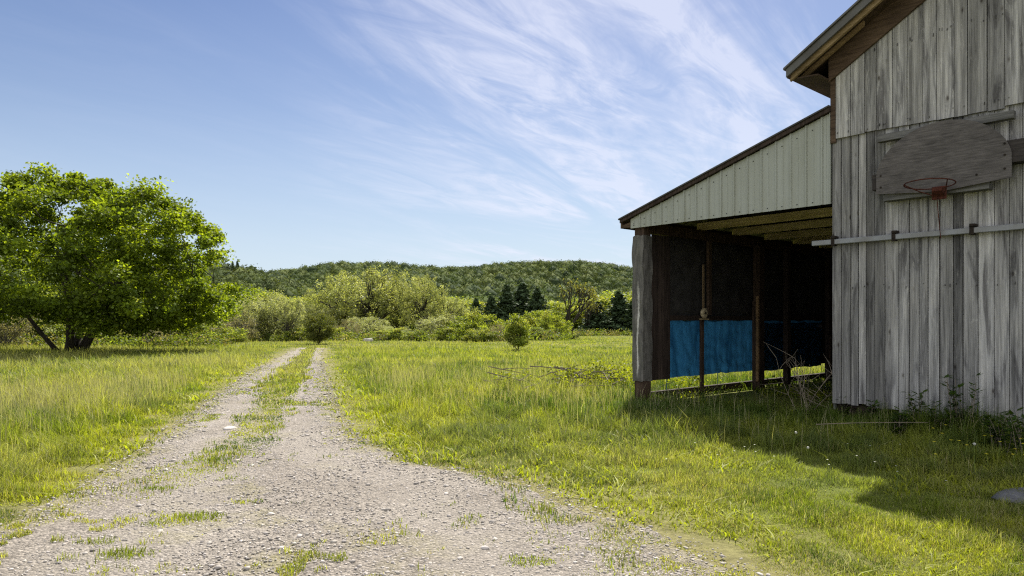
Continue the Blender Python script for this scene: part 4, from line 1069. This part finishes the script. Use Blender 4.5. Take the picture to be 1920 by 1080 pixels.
tarp(4.28, 7.6, 1.60, .40, 'blue tarpaulin with shade put into its colour, behind the inner post of the shed', .04, 'tarp_shaded')
# pulley hanging on its slat
pl = thing('wooden_pulley', 'pale round wooden pulley hanging on a thin slat in the shed', 'pulley', W(-SW + .26, 1.98, 1.72), BROT)
off2 = (-SW + .26, 1.98, 1.72)
mb = MB(); mb.tube([(-SW + .232, 1.97, 1.72), (-SW + .245, 1.97, 1.72), (-SW + .275, 1.97, 1.72), (-SW + .288, 1.97, 1.72)], [.075, .108, .108, .075], 22, (1, 1, 1)); mb.build('wheel', M['tan'], pl, off2, smooth=False)
mb = MB(); mb.tube([(-SW + .286, 1.97, 1.72), (-SW + .302, 1.97, 1.72)], [.03, .026], 10); mb.build('hub', M['iron'], pl, off2)
mb = MB(); mb.box((-SW + .236, 1.94, 1.80), (-SW + .256, 1.985, 2.72), (.5, .42, .36)); mb.build('slat', M['tan'], pl, off2)
mb = MB(); mb.box((-SW + .21, 1.86, 1.585), (-SW + .29, 2.10, 1.61), (.7, .65, .55)); mb.build('ledge', M['tan'], pl, off2)

# ------------------------------------------------------------------ stones, plants and sticks
def rock(name, label, cat, X, Y, sx, sy, sz, seed, mat, sink=.3, group=None):
    rng = np.random.default_rng(seed); V = ICO2_V.copy()
    V *= (1 + .16 * np.sin(V[:, [0]] * 3.1 + seed) * np.sin(V[:, [1]] * 2.7 + 1) + rng.normal(0, .045, (len(V), 1)))
    V[:, 2] = np.clip(V[:, 2], -.7, .62 + .05 * V[:, 0]); V *= np.array([sx, sy, sz])
    o = link(name, mesh_np(name, V, ICO2_F, smooth=False), mat); o.location = (X, Y, float(gz(X, Y)) + sz * (1 - sink) * .6); o.rotation_euler = (0, 0, seed * 1.3)
    return tag(o, label, cat, group)
X, Y = ground_at(1885, 938); rock('stone_slab', 'flat grey stone slab in the shaded grass at the right picture edge', 'stone', X + .16, Y, .34, .20, .06, 3, M['slab'], .3)
X, Y = ground_at(690, 641); rock('pale_rock', 'pale flat rock at the far edge of the meadow right of the track', 'rock', X, Y, .42, .3, .30, 5, M['stone'])
for i, (px, py, s_, lab) in enumerate(((430, 806, .13, 'pale flat stone on the grassy strip of the track, farthest of the track stones'), (545, 1046, .055, 'small pale stone near the bottom middle of the gravel'), (603, 992, .03, 'tiny pale stone in the right rut, right of the largest gravel stones'), (160, 1004, .03, 'tiny stone near the left edge of the gravel'), (465, 985, .028, 'tiny pale stone beside the flat turf mat'), (852, 885, .04, 'small pale stone at the right edge of the track by the grass'))):
    X, Y = ground_at(px, py); rock('track_stone', lab, 'stone', X, Y, s_, s_ * .7, s_ * .28, 11 + i, M['stone'], .2, 'loose stones on the track')

def weed(px, py, h, seed, label, dens=1.0, dry=False):
    rng = np.random.default_rng(seed); X, Y = ground_at(px, py)
    t = thing('leafy_weed', label, 'weed', (X, Y, float(gz(X, Y))), 0, 'tall weeds at the foot of the barn')
    tb = MB(); LV, LT = [], []; nv = 0
    for s_ in range(int(5 * dens)):
        a = rng.uniform(0, 6.28); tip = np.array([math.cos(a) * .22 * h, math.sin(a) * .22 * h, h * rng.uniform(.6, 1)])
        b0 = np.array([rng.normal(0, .05), rng.normal(0, .05), 0]); p = limb(b0, tip, rng, .1, 7, .04)
        tb.tube(p, list(np.linspace(.006, .002, 7)), 5, (1, 1, 1))
        for q in range(1, 7):
            for k in range(4):
                aa = rng.uniform(0, 6.28); ln = rng.uniform(.07, .14); dr = np.array([math.cos(aa), math.sin(aa), rng.uniform(-.2, .6)]); dr /= np.linalg.norm(dr)
                sd = np.cross(dr, [0, 0, 1]); sd /= np.linalg.norm(sd) + 1e-6; c = p[q]
                LV += [c, c + dr * ln * .45 + sd * ln * .17, c + dr * ln, c + dr * ln * .45 - sd * ln * .17]; LT += [[nv, nv + 1, nv + 2], [nv, nv + 2, nv + 3]]; nv += 4
    c = np.array([.055, .10, .018]) * rng.uniform(.7, 1.3, (nv // 4, 1))
    link('leaves', mesh_np('leaves', np.array(LV), np.array(LT), np.repeat(c, 4, 0)), M['leaf'], t)
    tb.build('stem', M['dry'], t)
for i, (px, py, h, dn, lab) in enumerate(((1722, 812, .42, 1.2, 'leafy weed left of the tallest weed at the foot of the barn wall'), (1800, 818, .62, 1.6, 'tallest leafy weed against the lower barn boards'), (1640, 800, .30, 1, 'low leafy weed near the barn corner'), (1765, 822, .35, 1, 'short leafy weed between the two tall weeds by the barn'), (1870, 850, .35, 1.4, 'bushy weed at the right foot of the barn wall'), (1905, 862, .40, 1.2, 'leafy weed at the right picture edge below the barn'), (1590, 790, .30, 1.0, 'leafy weed under the barn corner post'), (1690, 822, .28, 1.2, 'low spreading weed below the rail bracket on the barn wall'))):
    weed(px, py, h * 1.3, 60 + i, lab, dn * 1.4)

def twigs(name, label, cat, X, Y, h, seed, n, mat, spread=.5):
    rng = np.random.default_rng(seed); t = thing(name, label, cat, (X, Y, float(gz(X, Y)))); tb = MB()
    for s_ in range(n):
        a = rng.uniform(0, 6.28); tip = np.array([math.cos(a) * spread * h, math.sin(a) * spread * h, h * rng.uniform(.5, 1)])
        p = limb((rng.normal(0, .08), rng.normal(0, .08), 0), tip, rng, .05, 6, .08); tb.tube(p, list(np.linspace(.007, .002, 6)), 4)
        for q in (2, 3, 4, 5):
            for _ in range(2):
                e = p[q] + rng.normal(0, .16 * h, 3) + np.array([0, 0, .1 * h]); tb.tube(limb(p[q], e, rng, 0, 4, .08), [.004, .003, .002, .0015], 4)
    tb.build('twigs', M[mat], t); return t
X, Y, _ = W(-.45, .15); twigs('dry_shrub', 'dead bare shrub of grey twigs where the shed meets the barn', 'shrub', X, Y, 1.0, 71, 9, 'dry', .55)
# brush heap left of the shed: pale sticks with weeds growing through
X, Y = ground_at(1085, 728); t = thing('brush_pile', 'heap of pale dead branches overgrown with weeds in the grass left of the shed', 'brush pile', (X, Y, float(gz(X, Y))))
rng = np.random.default_rng(73)
for i in range(46):
    a = rng.normal(.25, .6); c = np.array([rng.normal(0, .75), rng.normal(0, .5), rng.uniform(.05, .42)]); L_ = rng.uniform(.4, 1.3)
    d_ = np.array([math.cos(a), math.sin(a), rng.normal(.08, .2)]) * L_ / 2; tb = MB(); tb.tube(limb(c - d_, c + d_, rng, 0, 5, .05), list(np.linspace(.018, .005, 5) * rng.uniform(.6, 1.2)), 5); tb.build('branch', M['dry'], t)
C = np.stack([rng.normal(0.4, 1.2, 70), rng.normal(0.1, .9, 70), rng.uniform(.0, .42, 70)], -1)
link('weeds', clumps_to_mesh('weeds', C, rng.uniform(.15, .38, 70), 40, rng, .06, GREEN * .8, .8, .6, .2, .2, GREEN, .4), M['leaf'], t)
# fallen sticks in the shaded grass
for i, (pa, pb, r_, lab) in enumerate((((1530, 829), (1740, 826), .006, 'long thin pale stick lying in the shaded grass below the barn'), ((1625, 762), (1668, 808), .006, 'pale stick leaning in the weeds at the barn corner'))):
    a = ground_at(*pa); b = ground_at(*pb); tb = MB(); rng = np.random.default_rng(80 + i)
    za, zb = float(gz(*a)) + .22, float(gz(*b)) + (.22 if i == 0 else .08)
    tb.tube(limb((a[0], a[1], za), (b[0], b[1], zb), rng, .03, 7, .02), list(np.linspace(r_, r_ * .5, 7)), 5); o = tb.build('dead_stick', M['dry']); tag(o, lab, 'stick', 'dead sticks by the barn')

def disc_flower(name, label, cat, group, X, Y, h, r_, col, seed, globe=False):
    rng = np.random.default_rng(seed); t = thing(name, label, cat, (X, Y, float(gz(X, Y))), 0, group); tb = MB()
    tip = np.array([rng.normal(0, .03), rng.normal(0, .03), h]); tb.tube(limb((0, 0, 0), tip, rng, 0, 5, .03), [.0018, .0016, .0014, .0012, .0012], 5, (.16, .22, .05)); tb.build('stem', M['pebble'], t)
    if globe:
        V = ICO2_V * r_ * (1 + rng.normal(0, .08, (len(ICO2_V), 1))) + tip; link('head', mesh_np('head', V, ICO2_F, np.array([col])), M['petal'], t)
    else:
        mb = MB()
        for k in range(6):
            a = k * 1.047; d_ = np.array([math.cos(a), math.sin(a), .35]); s_ = np.array([-math.sin(a), math.cos(a), 0])
            mb.add([tip, tip + d_ * r_ * .6 + s_ * r_ * .4, tip + d_ * r_, tip + d_ * r_ * .6 - s_ * r_ * .4], [(0, 1, 2, 3)], col)
        mb.build('head', M['petal'], t)
for i, (px, py, lab) in enumerate(((1482, 850, 'white dandelion seed head on a tall stem in front of the shed opening'), (1829, 880, 'white dandelion seed head on a tall stem below the barn wall'), (1526, 862, 'small white dandelion clock right of the tallest one'))):
    X, Y = ground_at(px, py + 20); disc_flower('dandelion_clock', lab, 'dandelion', 'dandelion seed heads', X, Y, .34 if i < 2 else .24, .014, (.50, .50, .46), 90 + i, True)
rng = np.random.default_rng(95)
for i, (px, py) in enumerate([(1747, 800), (1762, 793), (1755, 811), (1785, 826), (1842, 817), (1868, 820), (1871, 830), (1905, 822), (1914, 833), (1904, 846), (1903, 857), (1857, 857), (1752, 855), (1808, 836), (1790, 828), (1918, 858), (1757, 832)]):
    X, Y = ground_at(px, py + 42); disc_flower('buttercup', 'small yellow buttercup in the shaded grass below the barn wall', 'flower', 'yellow buttercups', X, Y, .24, .018, (.80, .68, .05), 200 + i)
for i, (px, py) in enumerate([(1345, 858), (1372, 850), (1395, 842), (1418, 838), (1422, 853), (1440, 862), (1610, 862), (1592, 838), (1634, 876), (1693, 886), (1680, 896), (1774, 917), (1548, 880), (1555, 872), (1252, 868), (1300, 834), (1647, 842), (1690, 838)]):
    X, Y = ground_at(px, py + 30); disc_flower('white_flower', 'small white meadow flower at the edge of the barn shadow', 'flower', 'white meadow flowers', X, Y, .20, .011, (.6, .6, .52), 300 + i)

# ------------------------------------------------------------------ light, sky, camera
SUN = Vector((0.205, 0.83, 1.0)).normalized()
el = math.asin(SUN.z); az = math.atan2(SUN.x, SUN.y)
li = bpy.data.lights.new('sun', 'SUN'); li.energy = 5.0; li.angle = R(0.5); li.color = (1.0, 0.94, 0.84)
so = bpy.data.objects.new('sun', li); COL.objects.link(so); so.rotation_euler = (-SUN).to_track_quat('-Z', 'Y').to_euler()

w = bpy.data.worlds.new('World'); scene.world = w; w.use_nodes = True
N, L = w.node_tree.nodes, w.node_tree.links; N.clear()
sky = N.new('ShaderNodeTexSky'); sky.sky_type = 'NISHITA'; sky.sun_disc = False; sky.sun_elevation = el; sky.sun_rotation = az
sky.air_density = 1.0; sky.dust_density = 0.6; sky.ozone_density = 1.6
tc = N.new('ShaderNodeTexCoord'); sp = N.new('ShaderNodeSeparateXYZ'); L.new(tc.outputs['Generated'], sp.inputs[0])
zc = math_(N, L, 'ADD', math_(N, L, 'MAXIMUM', sp.outputs[2], 0.0), 0.07)
cb = N.new('ShaderNodeCombineXYZ'); L.new(math_(N, L, 'DIVIDE', sp.outputs[0], zc), cb.inputs[0]); L.new(math_(N, L, 'DIVIDE', sp.outputs[1], zc), cb.inputs[1])
def cloudmap(scale, rot, loc=(0, 0, 0)):
    # turn the streak direction on to x, then squeeze
    r_ = N.new('ShaderNodeVectorRotate'); r_.rotation_type = 'Z_AXIS'; r_.inputs['Angle'].default_value = rot; L.new(cb.outputs[0], r_.inputs['Vector'])
    m_ = N.new('ShaderNodeMapping'); m_.inputs['Scale'].default_value = scale; m_.inputs['Location'].default_value = loc; L.new(r_.outputs[0], m_.inputs['Vector']); return m_.outputs[0]
st = -math.atan2(0.913, 0.409)
n1 = noise(N, L, cloudmap((0.42, 1.15, 1), st, (8.2, 0.6, 0)), 1.0, 9, 0.62, 1.5)
n2 = noise(N, L, cloudmap((1.5, 4.2, 1), st + .25, (1.2, 0.4, 0)), 1.0, 8, 0.65, 1.3)
n3 = noise(N, L, cloudmap((0.34, 0.40, 1), 0, (8.2, 0.6, 0)), 1.0, 4, 0.5, 0.3)
body = ramp(N, L, n1, [(0.40, 0.0), (0.62, 1.0)])
fil = ramp(N, L, n2, [(0.36, 0.2), (0.62, 1.0)])
cov = ramp(N, L, n3, [(0.32, 0.3), (0.55, 1.0)])
side = ramp(N, L, math_(N, L, 'ADD', math_(N, L, 'MULTIPLY', sp.outputs[0], 1.0), 0.5), [(0.20, 0.05), (0.56, 1.0)])
mask = math_(N, L, 'MULTIPLY', math_(N, L, 'MULTIPLY', body, fil), math_(N, L, 'MULTIPLY', cov, side))
hz = ramp(N, L, sp.outputs[2], [(0.0, 0.95), (0.12, 0.58), (0.28, 0.20), (0.45, 0.0)])
mask = math_(N, L, 'MINIMUM', math_(N, L, 'MULTIPLY', mask, 0.95), 0.62)
hs = N.new('ShaderNodeHueSaturation'); hs.inputs['Saturation'].default_value = 1.2; hs.inputs['Value'].default_value = 1.02; hs.inputs['Hue'].default_value = 0.512; L.new(sky.outputs[0], hs.inputs['Color'])
skyc = mixc(N, L, mixc(N, L, hs.outputs[0], (7.0, 8.3, 9.9), hz), (9.0, 9.3, 10.8), mask)
# bright cloud added behind the camera, unseen, to lift light on the barn wall
fill_cloud = math_(N, L, 'MULTIPLY', ramp(N, L, math_(N, L, 'ADD', math_(N, L, 'MULTIPLY', sp.outputs[1], -0.5), 0.5), [(0.48, 0.0), (0.66, 1.0)]), ramp(N, L, n3, [(0.25, 0.55), (0.6, 0.95)]))
skyc = mixc(N, L, skyc, (12.5, 12.6, 12.8), fill_cloud)
bg = N.new('ShaderNodeBackground'); bg.inputs['Strength'].default_value = 0.05; L.new(skyc, bg.inputs['Color'])
wo = N.new('ShaderNodeOutputWorld'); L.new(bg.outputs[0], wo.inputs[0])

cam = bpy.data.cameras.new('camera'); co = bpy.data.objects.new('camera', cam); COL.objects.link(co)
co.location = (0, 0, CAMZ); co.rotation_euler = (R(90), 0, 0)
cam.sensor_width = 36; cam.lens = F / 1920 * 36; cam.shift_y = (HZ - 540) / 1920; cam.clip_start = 0.05; cam.clip_end = 6000
scene.camera = co
scene.view_settings.view_transform = 'Standard'; scene.view_settings.look = 'None'; scene.view_settings.gamma = 1; scene.view_settings.exposure = 0.95
scene.cycles.max_bounces = 8; scene.cycles.transparent_max_bounces = 6; scene.cycles.use_denoising = False; scene.cycles.filter_width = 1.2
scene.cycles.sample_clamp_indirect = 6
